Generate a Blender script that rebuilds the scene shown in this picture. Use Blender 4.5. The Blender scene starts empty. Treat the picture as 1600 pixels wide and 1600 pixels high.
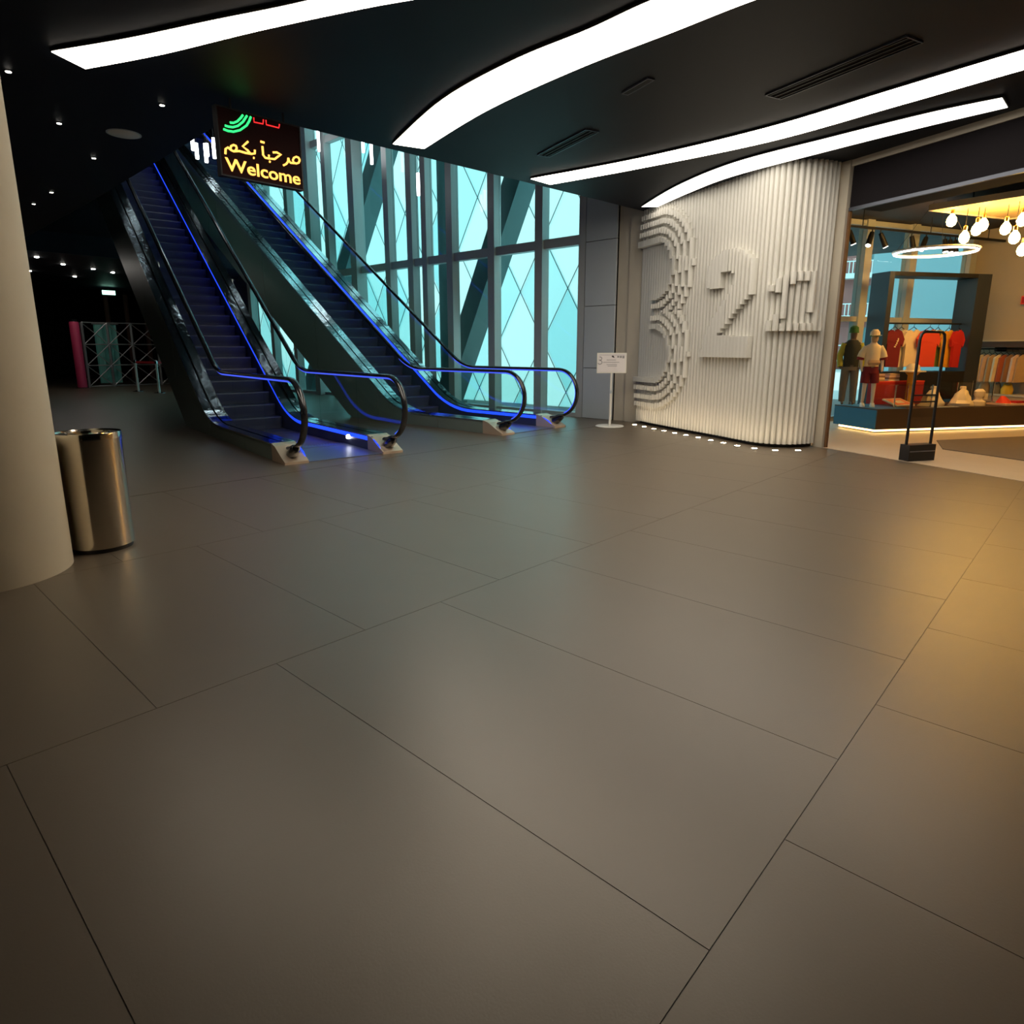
import bpy, bmesh, math, random
from mathutils import Vector, Matrix

# ------------------------------------------------------------------ camera, world, exposure
scene = bpy.context.scene
COL = scene.collection
CAM_H = 1.36
cam_data = bpy.data.cameras.new('camera')
cam = bpy.data.objects.new('camera', cam_data)
COL.objects.link(cam)
cam_data.sensor_fit = 'HORIZONTAL'
cam_data.sensor_width = 36.0
cam_data.lens = 36.0 * 1000.58 / 1600.0
cam_data.shift_y = -38.3 / 1600.0
cam_data.clip_end = 500
YAW, PITCH = 0.7443512, 0.2138548
fwd = Vector((math.cos(YAW) * math.cos(PITCH), math.sin(YAW) * math.cos(PITCH), -math.sin(PITCH)))
cam.rotation_euler = fwd.to_track_quat('-Z', 'Y').to_euler()
cam.location = (0, 0, CAM_H)
scene.camera = cam

world = bpy.data.worlds.new('world')
scene.world = world
world.use_nodes = True
bg = world.node_tree.nodes['Background']
bg.inputs[0].default_value = (0.46, 0.80, 0.86, 1)
bg.inputs[1].default_value = 2.6
sun_data = bpy.data.lights.new('sun', 'SUN')
sun_data.energy = 3.5
sun_data.angle = math.radians(1.0)
sun_data.color = (1.0, 0.97, 0.92)
sun = bpy.data.objects.new('sun', sun_data)
COL.objects.link(sun)
sun.rotation_euler = Vector((-0.70, 0.34, -0.62)).to_track_quat('-Z', 'Y').to_euler()

vs = scene.view_settings
vs.view_transform = 'Standard'
vs.look = 'None'
vs.gamma = 1.0
vs.use_curve_mapping = False
vs.exposure = 0.2

random.seed(7)

# ------------------------------------------------------------------ materials
MATS = {}

def new_mat(name):
    m = bpy.data.materials.new(name)
    m.use_nodes = True
    MATS[name] = m
    return m, m.node_tree.nodes, m.node_tree.links, m.node_tree.nodes['Principled BSDF']

def mat(name, col, rough=0.5, metal=0.0, spec=0.5, noise=0.0, nscale=8.0, bump=0.0, bscale=60.0, coat=0.0, aniso=None):
    m, N, L, p = new_mat(name)
    p.inputs['Base Color'].default_value = (*col, 1)
    p.inputs['Roughness'].default_value = rough
    p.inputs['Metallic'].default_value = metal
    p.inputs['Specular IOR Level'].default_value = spec
    p.inputs['Coat Weight'].default_value = coat
    tc = N.new('ShaderNodeTexCoord')
    if noise > 0:
        nz = N.new('ShaderNodeTexNoise')
        nz.inputs['Scale'].default_value = nscale
        nz.inputs['Detail'].default_value = 5
        L.new(tc.outputs['Object'], nz.inputs['Vector'])
        mx = N.new('ShaderNodeMix')
        mx.data_type = 'RGBA'
        mx.inputs[6].default_value = (*[c * (1 - noise) for c in col], 1)
        mx.inputs[7].default_value = (*[min(1, c * (1 + noise)) for c in col], 1)
        L.new(nz.outputs['Fac'], mx.inputs[0])
        L.new(mx.outputs[2], p.inputs['Base Color'])
    if bump > 0:
        nb = N.new('ShaderNodeTexNoise')
        nb.inputs['Scale'].default_value = bscale
        nb.inputs['Detail'].default_value = 4
        L.new(tc.outputs['Object'], nb.inputs['Vector'])
        b = N.new('ShaderNodeBump')
        b.inputs['Strength'].default_value = bump
        b.inputs['Distance'].default_value = 0.01
        L.new(nb.outputs['Fac'], b.inputs['Height'])
        L.new(b.outputs['Normal'], p.inputs['Normal'])
    return m

def emit(name, col, strength):
    m, N, L, p = new_mat(name)
    N.remove(p)
    e = N.new('ShaderNodeEmission')
    e.inputs[0].default_value = (*col, 1)
    e.inputs[1].default_value = strength
    L.new(e.outputs[0], N['Material Output'].inputs[0])
    return m

def glass(name, tint, refl=0.06, rough=0.0):
    m, N, L, p = new_mat(name)
    N.remove(p)
    t = N.new('ShaderNodeBsdfTransparent')
    t.inputs[0].default_value = (*tint, 1)
    g = N.new('ShaderNodeBsdfGlossy')
    g.inputs['Roughness'].default_value = rough
    lw = N.new('ShaderNodeLayerWeight')
    lw.inputs[0].default_value = 0.5
    pw = N.new('ShaderNodeMath')
    pw.operation = 'POWER'
    pw.inputs[1].default_value = 5.0
    L.new(lw.outputs['Facing'], pw.inputs[0])
    mth = N.new('ShaderNodeMath')
    mth.operation = 'MULTIPLY_ADD'
    mth.inputs[1].default_value = 0.5
    mth.inputs[2].default_value = refl * 0.5
    L.new(pw.outputs[0], mth.inputs[0])
    mx = N.new('ShaderNodeMixShader')
    L.new(mth.outputs[0], mx.inputs[0])
    L.new(t.outputs[0], mx.inputs[1])
    L.new(g.outputs[0], mx.inputs[2])
    L.new(mx.outputs[0], N['Material Output'].inputs[0])
    return m

def translucent(name, col, facet=0.0):
    m, N, L, p = new_mat(name)
    N.remove(p)
    t = N.new('ShaderNodeBsdfTranslucent')
    t.inputs[0].default_value = (*col, 1)
    d = N.new('ShaderNodeBsdfDiffuse')
    d.inputs[0].default_value = (*[c * 0.5 for c in col], 1)
    mx = N.new('ShaderNodeMixShader')
    mx.inputs[0].default_value = 0.2
    L.new(t.outputs[0], mx.inputs[1])
    L.new(d.outputs[0], mx.inputs[2])
    L.new(mx.outputs[0], N['Material Output'].inputs[0])
    return m

mat('floor_tile', (0.130, 0.100, 0.070), 0.37, noise=0.06, nscale=3.0, bump=0.03, bscale=140, spec=0.85)
MATS['floor_tile'].node_tree.nodes['Principled BSDF'].inputs['Specular Tint'].default_value = (1.0, 0.92, 0.82, 1)
mat('floor_joint', (0.075, 0.060, 0.046), 0.5)
mat('hall_floor', (0.105, 0.105, 0.105), 0.38, noise=0.06, nscale=3.0)
mat('ceiling_black', (0.007, 0.010, 0.018), 0.55, noise=0.15, nscale=2.0, spec=0.22)
mat('hall_black', (0.010, 0.008, 0.010), 0.8, spec=0.15)
mat('beige_plaster', (0.56, 0.49, 0.36), 0.65, noise=0.05, nscale=5.0, bump=0.08, bscale=25)
mat('beige_trim', (0.52, 0.47, 0.38), 0.55, noise=0.03, nscale=4.0)
mat('white_slat', (0.74, 0.72, 0.66), 0.6, noise=0.02, nscale=9.0)
mat('wood_edge', (0.16, 0.075, 0.03), 0.5, noise=0.2, nscale=30)
mat('panel_grey', (0.50, 0.55, 0.58), 0.35, metal=0.0, noise=0.03, nscale=3.0)
mat('mullion', (0.50, 0.52, 0.51), 0.45, metal=0.1, noise=0.03, nscale=5)
mat('column_steel', (0.10, 0.19, 0.20), 0.5, noise=0.06, nscale=4)
glass('facade_glass', (0.92, 0.985, 0.985), 0.05)
glass('rail_glass', (0.88, 0.96, 0.95), 0.06)
glass('acrylic', (0.95, 0.96, 0.97), 0.07)
translucent('screen_pale', (0.78, 0.93, 0.93))
translucent('screen_mid', (0.66, 0.88, 0.89))
translucent('screen_deep', (0.56, 0.83, 0.85))
mat('cable', (0.10, 0.16, 0.17), 0.5, metal=0.5)
mat('cladding', (0.25, 0.31, 0.27), 0.38, metal=0.1, noise=0.08, nscale=1.5)
mat('steel_mirror', (0.72, 0.74, 0.80), 0.08, metal=1.0, noise=0.15, nscale=6, bump=0.45, bscale=11)
mat('steel_brushed', (0.66, 0.60, 0.50), 0.15, metal=1.0, noise=0.05, nscale=40)
mat('bronze_cap', (0.80, 0.62, 0.45), 0.35, metal=0.5)
mat('skirt', (0.10, 0.11, 0.14), 0.35, metal=0.6)
mat('rubber', (0.012, 0.013, 0.016), 0.22, coat=0.4)
mat('comb', (0.26, 0.29, 0.36), 0.35, metal=0.7, bump=0.1, bscale=300)
emit('blue_led', (0.012, 0.05, 1.0), 2.0)
emit('blue_led_soft', (0.07, 0.12, 1.0), 0.9)
emit('strip_light', (1.0, 0.895, 0.75), 10.0)
emit('down_light', (1.0, 0.93, 0.82), 12.0)
emit('down_dim', (0.8, 0.8, 0.85), 1.2)
emit('led_amber', (1.0, 0.47, 0.09), 1.9)
emit('led_green', (0.04, 1.0, 0.22), 1.3)
emit('led_red', (1.0, 0.03, 0.03), 1.2)
mat('led_board', (0.014, 0.002, 0.002), 0.7, spec=0.1)
mat('black_metal', (0.012, 0.012, 0.014), 0.5, spec=0.3)
mat('black_plastic', (0.016, 0.014, 0.014), 0.4)
mat('white_paint', (0.78, 0.76, 0.70), 0.4)
mat('paper', (0.80, 0.76, 0.76), 0.6)
mat('ink_grey', (0.30, 0.29, 0.30), 0.7)
mat('ink_dark', (0.06, 0.05, 0.05), 0.7)
mat('pink_paint', (0.75, 0.06, 0.16), 0.5)
mat('truss_grey', (0.42, 0.42, 0.42), 0.4, metal=0.6)
mat('red_belt', (0.55, 0.02, 0.03), 0.6)
mat('mint_banner', (0.20, 0.55, 0.48), 0.7, noise=0.15, nscale=2)
mat('navy_stage', (0.02, 0.025, 0.11), 0.6)
emit('exit_green', (0.45, 1.0, 0.75), 3.0)
mat('brown_curtain', (0.16, 0.07, 0.05), 0.8)
mat('shop_floor', (0.52, 0.43, 0.32), 0.45, noise=0.08, nscale=2.5)
mat('shop_mat', (0.14, 0.11, 0.08), 0.75, noise=0.1, nscale=10)
mat('shop_wall', (0.45, 0.38, 0.29), 0.8, noise=0.12, nscale=1.5)
mat('shop_ceiling', (0.03, 0.02, 0.018), 0.7)
mat('plinth_brown', (0.055, 0.034, 0.022), 0.5)
mat('plinth_blue', (0.03, 0.19, 0.40), 0.4)
mat('rack_navy', (0.018, 0.026, 0.045), 0.45)
emit('warm_strip', (1.0, 0.62, 0.22), 6.0)
emit('bulb', (1.0, 0.56, 0.14), 62.0)
emit('hall_light', (1.0, 0.93, 0.85), 120.0)
emit('strip_soft', (1.0, 0.92, 0.80), 3.0)
emit('up_light', (1.0, 0.78, 0.50), 45.0)
emit('ring_glow', (1.0, 0.88, 0.86), 4.0)
mat('brass', (0.70, 0.45, 0.15), 0.3, metal=1.0)
mat('wood_panel', (0.72, 0.52, 0.24), 0.55, noise=0.12, nscale=6)
mat('maroon', (0.17, 0.008, 0.016), 0.8, noise=0.08, nscale=12)
mat('cream_cloth', (0.80, 0.68, 0.48), 0.85, noise=0.06, nscale=12)
mat('scarlet', (0.80, 0.07, 0.03), 0.8, noise=0.06, nscale=12)
mat('crimson', (0.48, 0.012, 0.012), 0.8, noise=0.06, nscale=12)
mat('olive', (0.16, 0.20, 0.04), 0.85, noise=0.08, nscale=12)
mat('mustard', (0.80, 0.38, 0.02), 0.8, noise=0.06, nscale=12)
mat('lime_cloth', (0.45, 0.42, 0.06), 0.85, noise=0.06, nscale=12)
mat('tan_cloth', (0.50, 0.34, 0.20), 0.85, noise=0.1, nscale=12)
mat('brick_cloth', (0.40, 0.10, 0.05), 0.85, noise=0.1, nscale=12)
mat('brown_cloth', (0.30, 0.16, 0.09), 0.85, noise=0.1, nscale=12)
mat('rose_cloth', (0.70, 0.50, 0.40), 0.85, noise=0.1, nscale=12)
mat('yellow_bag', (0.62, 0.40, 0.03), 0.8, noise=0.1, nscale=12)
mat('dark_cloth', (0.03, 0.035, 0.03), 0.85)
mat('green_cloth', (0.05, 0.16, 0.04), 0.85)
mat('grey_cloth', (0.16, 0.15, 0.13), 0.85, noise=0.1, nscale=12)
mat('mannequin_skin', (0.72, 0.60, 0.50), 0.45)
mat('mannequin_dark', (0.13, 0.09, 0.07), 0.5)
mat('orange_print', (0.80, 0.20, 0.06), 0.5)
mat('brick_wall', (0.30, 0.12, 0.11), 0.85, noise=0.1, nscale=2)
mat('balcony_white', (0.62, 0.70, 0.70), 0.7)
mat('tower_blue', (0.26, 0.42, 0.46), 0.6, noise=0.05, nscale=0.2)
mat('outside_ground', (0.40, 0.40, 0.38), 0.9)
mat('step_black', (0.085, 0.088, 0.105), 0.42, metal=0.2)
mat('chandelier_white', (0.85, 0.90, 0.90), 0.4)
emit('chandelier_glow', (0.92, 0.97, 1.0), 6.0)
emit('signal_green', (0.05, 1.0, 0.35), 4.0)
emit('lamp_white', (0.92, 0.92, 1.0), 6.0)

# ------------------------------------------------------------------ mesh helpers
class MB:
    def __init__(self):
        self.v = []
        self.f = []

    def add(self, vs, fs):
        o = len(self.v)
        self.v += [tuple(p) for p in vs]
        self.f += [tuple(i + o for i in f) for f in fs]
        return self

    def box(self, x0, x1, y0, y1, z0, z1, M=None):
        vs = [Vector((x, y, z)) for x in (x0, x1) for y in (y0, y1) for z in (z0, z1)]
        if M is not None:
            vs = [M @ p for p in vs]
        return self.add(vs, [(0, 1, 3, 2), (4, 6, 7, 5), (0, 4, 5, 1), (2, 3, 7, 6), (0, 2, 6, 4), (1, 5, 7, 3)])

    def prism(self, poly, a, b, axis='z'):
        """extrude a 2-D polygon along an axis: z -> (x,y), x -> (y,z), y -> (x,z)"""
        n = len(poly)
        def P(p, t):
            if axis == 'z':
                return (p[0], p[1], t)
            if axis == 'x':
                return (t, p[0], p[1])
            return (p[0], t, p[1])
        vs = [P(p, a) for p in poly] + [P(p, b) for p in poly]
        fs = [tuple(range(n)), tuple(range(2 * n - 1, n - 1, -1))]
        fs += [(i, n + i, n + (i + 1) % n, (i + 1) % n) for i in range(n)]
        return self.add(vs, fs)

    def tube(self, pts, r, n=8, closed=False, r2=None):
        """tube along a path; r may be a list"""
        pts = [Vector(p) for p in pts]
        m = len(pts)
        rs = r if isinstance(r, (list, tuple)) else [r] * m
        vs, fs = [], []
        up = Vector((0, 0, 1))
        prev = None
        for i, p in enumerate(pts):
            if closed:
                t = pts[(i + 1) % m] - pts[i - 1]
            else:
                t = pts[min(i + 1, m - 1)] - pts[max(i - 1, 0)]
            t.normalize()
            if prev is None:
                a = up if abs(t.z) < 0.9 else Vector((1, 0, 0))
                x = t.cross(a).normalized()
            else:
                x = (prev - t * prev.dot(t)).normalized()
            prev = x
            y = t.cross(x)
            for k in range(n):
                an = 2 * math.pi * k / n
                vs.append(p + (x * math.cos(an) + y * math.sin(an)) * rs[i])
        for i in range(m if closed else m - 1):
            for k in range(n):
                a, b = i * n + k, i * n + (k + 1) % n
                j = (i + 1) % m
                c, d = j * n + (k + 1) % n, j * n + k
                fs.append((a, b, c, d))
        if not closed:
            fs.append(tuple(range(n - 1, -1, -1)))
            fs.append(tuple(range((m - 1) * n, m * n)))
        return self.add(vs, fs)

    def lathe(self, prof, n=24, c=(0, 0, 0), cap=True):
        """profile [(r,z)...] turned about the z axis through c"""
        vs, fs = [], []
        for r, z in prof:
            for k in range(n):
                a = 2 * math.pi * k / n
                vs.append((c[0] + r * math.cos(a), c[1] + r * math.sin(a), c[2] + z))
        for i in range(len(prof) - 1):
            for k in range(n):
                fs.append((i * n + k, i * n + (k + 1) % n, (i + 1) * n + (k + 1) % n, (i + 1) * n + k))
        if cap:
            fs.append(tuple(range(n - 1, -1, -1)))
            fs.append(tuple(range((len(prof) - 1) * n, len(prof) * n)))
        return self.add(vs, fs)

    def sweep(self, pts, sec):
        """sweep section [(w,h)] along path in the y-z plane; w -> x, h -> path normal"""
        n = len(sec)
        m = len(pts)
        vs, fs = [], []
        for i, (x0, y, z) in enumerate(pts):
            a = pts[max(i - 1, 0)]
            b = pts[min(i + 1, m - 1)]
            t = Vector((b[1] - a[1], b[2] - a[2])).normalized()
            nx = Vector((-t.y, t.x))
            for w, h in sec:
                vs.append((x0 + w, y + nx.x * h, z + nx.y * h))
        for i in range(m - 1):
            for k in range(n):
                fs.append((i * n + k, i * n + (k + 1) % n, (i + 1) * n + (k + 1) % n, (i + 1) * n + k))
        fs.append(tuple(range(n - 1, -1, -1)))
        fs.append(tuple(range((m - 1) * n, m * n)))
        return self.add(vs, fs)

    def rings(self, rings, n=14):
        """loft ellipses: (cx,cy,z,rx,ry)"""
        vs, fs = [], []
        for cx, cy, z, rx, ry in rings:
            for k in range(n):
                a = 2 * math.pi * k / n
                vs.append((cx + rx * math.cos(a), cy + ry * math.sin(a), z))
        for i in range(len(rings) - 1):
            for k in range(n):
                fs.append((i * n + k, i * n + (k + 1) % n, (i + 1) * n + (k + 1) % n, (i + 1) * n + k))
        fs.append(tuple(range(n - 1, -1, -1)))
        fs.append(tuple(range((len(rings) - 1) * n, len(rings) * n)))
        return self.add(vs, fs)

    def build(self, name, m, parent=None, smooth=False, loc=None, rz=0.0, fix=True):
        me = bpy.data.meshes.new(name)
        me.from_pydata(self.v, [], self.f)
        if fix:
            b = bmesh.new()
            b.from_mesh(me)
            bmesh.ops.recalc_face_normals(b, faces=b.faces)
            b.to_mesh(me)
            b.free()
        me.update()
        if smooth:
            me.polygons.foreach_set('use_smooth', [True] * len(me.polygons))
            try:
                me.set_sharp_from_angle(angle=math.radians(40))
            except Exception:
                pass
        me.materials.append(MATS[m] if isinstance(m, str) else m)
        o = bpy.data.objects.new(name, me)
        COL.objects.link(o)
        if parent is not None:
            o.parent = parent
        if loc is not None:
            o.location = loc
        o.rotation_euler.z = rz
        return o

def tag(o, label=None, cat=None, group=None, kind=None):
    if label:
        o['label'] = label
    if cat:
        o['category'] = cat
    if group:
        o['group'] = group
    if kind:
        o['kind'] = kind
    return o

def struct(o, label=None):
    o['kind'] = 'structure'
    if label:
        o['label'] = label
    return o

def thing(name, label, cat, loc=(0, 0, 0), rz=0.0, group=None):
    o = bpy.data.objects.new(name, None)
    COL.objects.link(o)
    o.empty_display_size = 0.1
    o.location = loc
    o.rotation_euler.z = rz
    return tag(o, label, cat, group)

def copy_part(src, parent, name=None):
    c = src.copy()
    COL.objects.link(c)
    c.parent = parent
    return c

def line_pt(a, b, t):
    return tuple(a[i] + (b[i] - a[i]) * t for i in range(len(a)))

# ================================================================== SETTING
CZ = 3.72            # ceiling height
# ---- floor: slab with separate large tiles laid on it
mb = MB()
mb.box(-8, 19, -9, 36, -0.12, -0.002)
floor = struct(mb.build('floor', 'floor_joint'), 'dark grey brown floor of large tiles with fine joints')
TW, TL, GAP = 0.957, 2.037, 0.003
tile_me = None
for row in range(-2, 3):
    y0 = 0.49 + row * TL
    off = 1.206 if row % 2 == 0 else 1.206 + 0.467
    for i in range(-3, 12):
        x0 = off + (i - 1) * TW
        if tile_me is None:
            b = MB().box(GAP / 2, TW - GAP / 2, GAP / 2, TL - GAP / 2, -0.002, 0.0)
            t = b.build('tile', 'floor_tile', floor)
            tile_me = t
        else:
            t = copy_part(tile_me, floor)
        t.location = (x0, y0, 0)
mb = MB()
mb.box(-8, 10.75, 0.49 + 3 * TL + 0.012, 35, -0.002, 0.0)
struct(mb.build('floor', 'floor_tile'), 'smooth dark floor of the escalator hall and the dim hall beyond')

# ---- ceiling: black slab over the foyer and the left hall, open above the escalators
mb = MB()
mb.prism([(-8, -9), (19, -9), (19, 6.05), (10.3, 6.46), (3.42, 6.93), (3.42, 7.2), (3.62, 13.0), (3.72, 20.0), (11.2, 20.0), (11.2, 36), (-8, 36)], CZ, CZ + 0.5)
struct(mb.build('ceiling', 'ceiling_black'), 'black painted ceiling with an opening above the escalators')
mb = MB()
mb.box(-8, 12.5, 6.0, 36, 11.0, 11.3)
struct(mb.build('ceiling', 'hall_black'), 'dark roof high above the escalator void')

# ---- outer walls
struct(MB().box(-8.2, -8, -9, 36, 0, 11).build('wall_left', 'hall_black'))
struct(MB().box(-8, 11.2, 35, 35.2, 0, 11).build('wall_back', 'hall_black'))
struct(MB().box(-8, 19, -9.2, -9, 0, 4.2).build('wall_front', 'hall_black'))
struct(MB().box(3.3, 11.0, 22.6, 22.8, 4.22, 11).build('wall_back', 'hall_black'), )
struct(MB().box(-8, 10.45, 6.3, 6.5, 4.22, 11).build('wall_front', 'hall_black'))
struct(MB().box(3.0, 3.2, 6.5, 22.6, 4.22, 11).build('wall_left', 'hall_black'))

# ---- glazed facade beside the escalators
GX = 10.61
fac = struct(thing('window_1', 'tall teal tinted glass facade with grey mullions beside the escalators', None), None)
muls = [(7.80, .16), (8.90, .20), (10.25, .20), (11.59, .20), (12.48, .18), (13.02, .2), (13.93, .2), (15.28, .26), (16.67, .2), (17.45, .26), (18.8, .2), (20.2, .2), (21.6, .2)]
for y, w in muls:
    d = 0.16 if w < .25 else .26
    MB().box(GX - d, GX + .06, y - w / 2, y + w / 2, 0, 11).build('mullion', 'mullion', fac)
for z in (0.04, 3.41, 6.90, 10.3):
    for (ya, wa), (yb, wb) in zip(muls[:-1], muls[1:]):
        h = .09 if z > 1 else .04
        MB().box(GX - .11, GX + .05, ya + wa / 2, yb - wb / 2, z - h, z + h).build('transom', 'mullion', fac)
zs = [0.08, 3.32, 3.50, 6.81, 6.99, 10.2]
for (ya, wa), (yb, wb) in zip(muls[:-1], muls[1:]):
    for k in range(3):
        MB().box(GX, GX + .02, ya + wa / 2, yb - wb / 2, zs[2 * k], zs[2 * k + 1]).build('pane', 'facade_glass', fac)
struct(MB().box(GX, GX + 0.2, 21.7, 36, 0, 11).build('wall_right', 'hall_black'))

# leaning steel columns behind the glass
def lean_col(y0, z0, y1, z1, r, label, x=11.15):
    dy = (y1 - y0) / (z1 - z0)
    a = (x, y0 + dy * (0 - z0), 0.0)
    b = (x, y0 + dy * (11 - z0), 11.0)
    sec = []
    o = thing('leaning_column', label, 'column', a)
    m = MB()
    v = []
    for zz, yy in ((0, 0), (11, b[1] - a[1])):
        v += [(-r, yy - r * 1.0, zz), (r, yy - r * 1.0, zz), (r, yy + r * 1.0, zz), (-r, yy + r * 1.0, zz)]
    m.add(v, [(0, 3, 2, 1), (4, 5, 6, 7), (0, 1, 5, 4), (1, 2, 6, 5), (2, 3, 7, 6), (3, 0, 4, 7)])
    m.build('shaft', 'column_steel', o)
    MB().box(-r - .06, r + .06, -r - .1, r + .1, 0, .05).build('base_plate', 'column_steel', o)
lean_col(12.17, .71, 10.32, 4.35, .27, 'dark leaning steel column behind the glass nearest the fluted wall')
lean_col(16.55, 3.85, 15.17, 5.92, .27, 'dark leaning steel column behind the glass higher up the escalators')
o = thing('steel_column', 'round upright teal steel column behind the glass between the leaning columns', 'column', (11.25, 12.6, 0))
MB().lathe([(.19, 0), (.19, 11)], 20).build('shaft', 'column_steel', o, True)
MB().lathe([(.26, 0), (.26, .04)], 20).build('base_plate', 'column_steel', o, True)

# diamond screen outside the glass
SX = 12.1
scr = thing('facade_screen', 'pale translucent diamond panel screen outside the tall glass facade', 'screen', (SX, 7.2, 0))
DW, DH = 1.45, 2.35
rnd = random.Random(3)
for j in range(-1, 10):
    for i in range(-2, 17):
        cy = i * DW + (DW / 2 if j % 2 else 0)
        cz = j * DH / 2 + 0.35
        if cy < -1.6 or cy > 21.5:
            continue
        e = 0.001
        if cz < 0:
            hw = DW / 2 * (cz + DH / 2) / (DH / 2)
            pts = [(cy - hw, 0), (cy + hw, 0), (cy, cz + DH / 2 - e)]
        elif cz - DH / 2 < 0:
            hw = DW / 2 * (1 - cz / (DH / 2))
            hw = max(0.01, DW / 2 * (DH / 2 - cz) / (DH / 2))
            pts = [(cy - DW / 2 + e, cz), (cy - hw, 0), (cy + hw, 0), (cy + DW / 2 - e, cz), (cy, cz + DH / 2 - e)]
        else:
            pts = [(cy - DW / 2 + e, cz), (cy, cz - DH / 2 + e), (cy + DW / 2 - e, cz), (cy, cz + DH / 2 - e)]
        m = MB().prism(pts, 0.0, .010 + .004 * (j % 2), 'x')
        m.build('panel', rnd.choice(['screen_pale', 'screen_pale', 'screen_mid', 'screen_deep']), scr)
m = MB()
for s in (1, -1):
    for k in range(-16, 36):
        # diagonal wires through the panel joints
        y_at0 = (k + 0.5) * DW
        za, zb = 0.0, 10.6
        ya = y_at0 + s * (za - 0.35) * DW / DH
        yb = y_at0 + s * (zb - 0.35) * DW / DH
        t0, t1 = 0.0, 1.0
        dy = yb - ya
        lo, hi = -1.6, 21.5
        ta, tb = (lo - ya) / dy, (hi - ya) / dy
        ta, tb = min(ta, tb), max(ta, tb)
        t0, t1 = max(0, ta), min(1, tb)
        if t1 - t0 < 0.03:
            continue
        p = (-.05, ya + dy * t0, za + (zb - za) * t0)
        q = (-.05, ya + dy * t1, za + (zb - za) * t1)
        mm = MB().tube([p, q], .010, 5)
        mm.build('cable', 'cable', scr)

# ---- grey clad pier and beige jambs right of the glass
pier = struct(MB().box(10.47, 10.9, 7.0, 7.70, 0, 5.7).build('wall_pier', 'floor_joint'), 'pier clad in grey metal panels between glass and fluted wall')
zz = [0.0, .985, 2.155, 3.335, 4.5, 5.7]
for a, b in zip(zz[:-1], zz[1:]):
    MB().box(10.44, 10.47, 7.03, 7.70, a + .006, b - .006).build('panel', 'panel_grey', pier)
    MB().box(10.44, 10.9, 7.0, 7.03, a + .006, b - .006).build('panel', 'panel_grey', pier)
struct(MB().box(10.50, 10.9, 6.74, 6.99, 0, 5.7).build('trim_1', 'beige_trim'), 'narrow beige jamb beside the grey pier')
struct(MB().box(10.455, 10.9, 6.36, 6.72, 0, 5.7).build('trim_2', 'beige_trim'), 'wider beige jamb beside the fluted wall')

# ---- curved fluted wall with numerals
FC = [(10.42, 6.42), (10.1, 5.80), (9.82, 5.23), (9.41, 4.35), (9.15, 3.85), (9.03, 3.50), (9.12, 3.22), (9.35, 3.05), (9.60, 2.97)]
def catmull(P, n=14):
    out = []
    for i in range(len(P) - 1):
        p0 = P[max(i - 1, 0)]; p1 = P[i]; p2 = P[i + 1]; p3 = P[min(i + 2, len(P) - 1)]
        for k in range(n):
            t = k / n
            out.append(tuple(0.5 * ((2 * p1[a]) + (-p0[a] + p2[a]) * t + (2 * p0[a] - 5 * p1[a] + 4 * p2[a] - p3[a]) * t * t + (-p0[a] + 3 * p1[a] - 3 * p2[a] + p3[a]) * t ** 3) for a in range(len(p1))))
    out.append(tuple(P[-1]))
    return out
FP = catmull(FC)
FU = [0.0]
for a, b in zip(FP[:-1], FP[1:]):
    FU.append(FU[-1] + math.dist(a, b))
def fl_at(u):
    u = max(0, min(FU[-1], u))
    for i in range(len(FU) - 1):
        if FU[i + 1] >= u:
            t = (u - FU[i]) / (FU[i + 1] - FU[i] + 1e-9)
            p = line_pt(FP[i], FP[i + 1], t)
            d = Vector((FP[i + 1][0] - FP[i][0], FP[i + 1][1] - FP[i][1])).normalized()
            return Vector(p), d
def fl_pt(u, dep):
    p, d = fl_at(u)
    n = Vector((d.y, -d.x))          # outward normal (towards the foyer)
    return p + n * dep
m = MB()
N = 60
fr = [fl_pt(FU[-1] * k / N, -0.02) for k in range(N + 1)]
bk = [fl_pt(FU[-1] * k / N, -0.12) for k in range(N + 1)]
m.prism([tuple(p) for p in fr] + [tuple(p) for p in reversed(bk)], 0.05, CZ)
flw = struct(m.build('wall_fluted', 'white_slat'), 'curved white fluted wall with the numerals 3 2 1 in relief')
m = MB()
fr2 = [fl_pt(FU[-1] * k / N, -0.055) for k in range(N + 1)]
bk2 = [fl_pt(FU[-1] * k / N, -0.11) for k in range(N + 1)]
m.prism([tuple(p) for p in fr2] + [tuple(p) for p in reversed(bk2)], 0.0, 0.05)
m.build('plinth', 'black_metal', flw)

def seg_d(u, z, c, ue):
    return math.hypot(max(0, u - ue), z - c)
def in_poly(u, z, P):
    ins = False
    j = len(P) - 1
    for i in range(len(P)):
        if (P[i][1] > z) != (P[j][1] > z) and u < (P[j][0] - P[i][0]) * (z - P[i][1]) / (P[j][1] - P[i][1]) + P[i][0]:
            ins = not ins
        j = i
    return ins
TWO = [(1.94, 2.50), (2.02, 2.24), (2.31, 2.23), (2.27, 2.45), (2.54, 2.44), (2.57, 2.29), (2.45, 2.10), (2.2, 1.85), (1.96, 1.50), (1.92, 1.24), (2.95, 1.24), (2.95, 1.52), (2.28, 1.56), (2.93, 2.10), (2.98, 2.52), (2.80, 2.68), (2.6, 2.75), (2.30, 2.74), (2.10, 2.66)]
ONE_O = [(3.24, 2.26), (3.22, 2.12), (3.33, 2.08), (3.36, 1.86), (3.22, 1.72), (3.20, 1.60), (3.90, 1.60), (3.86, 1.72), (3.76, 1.86), (3.74, 2.34), (3.44, 2.36), (3.36, 2.28)]
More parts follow.
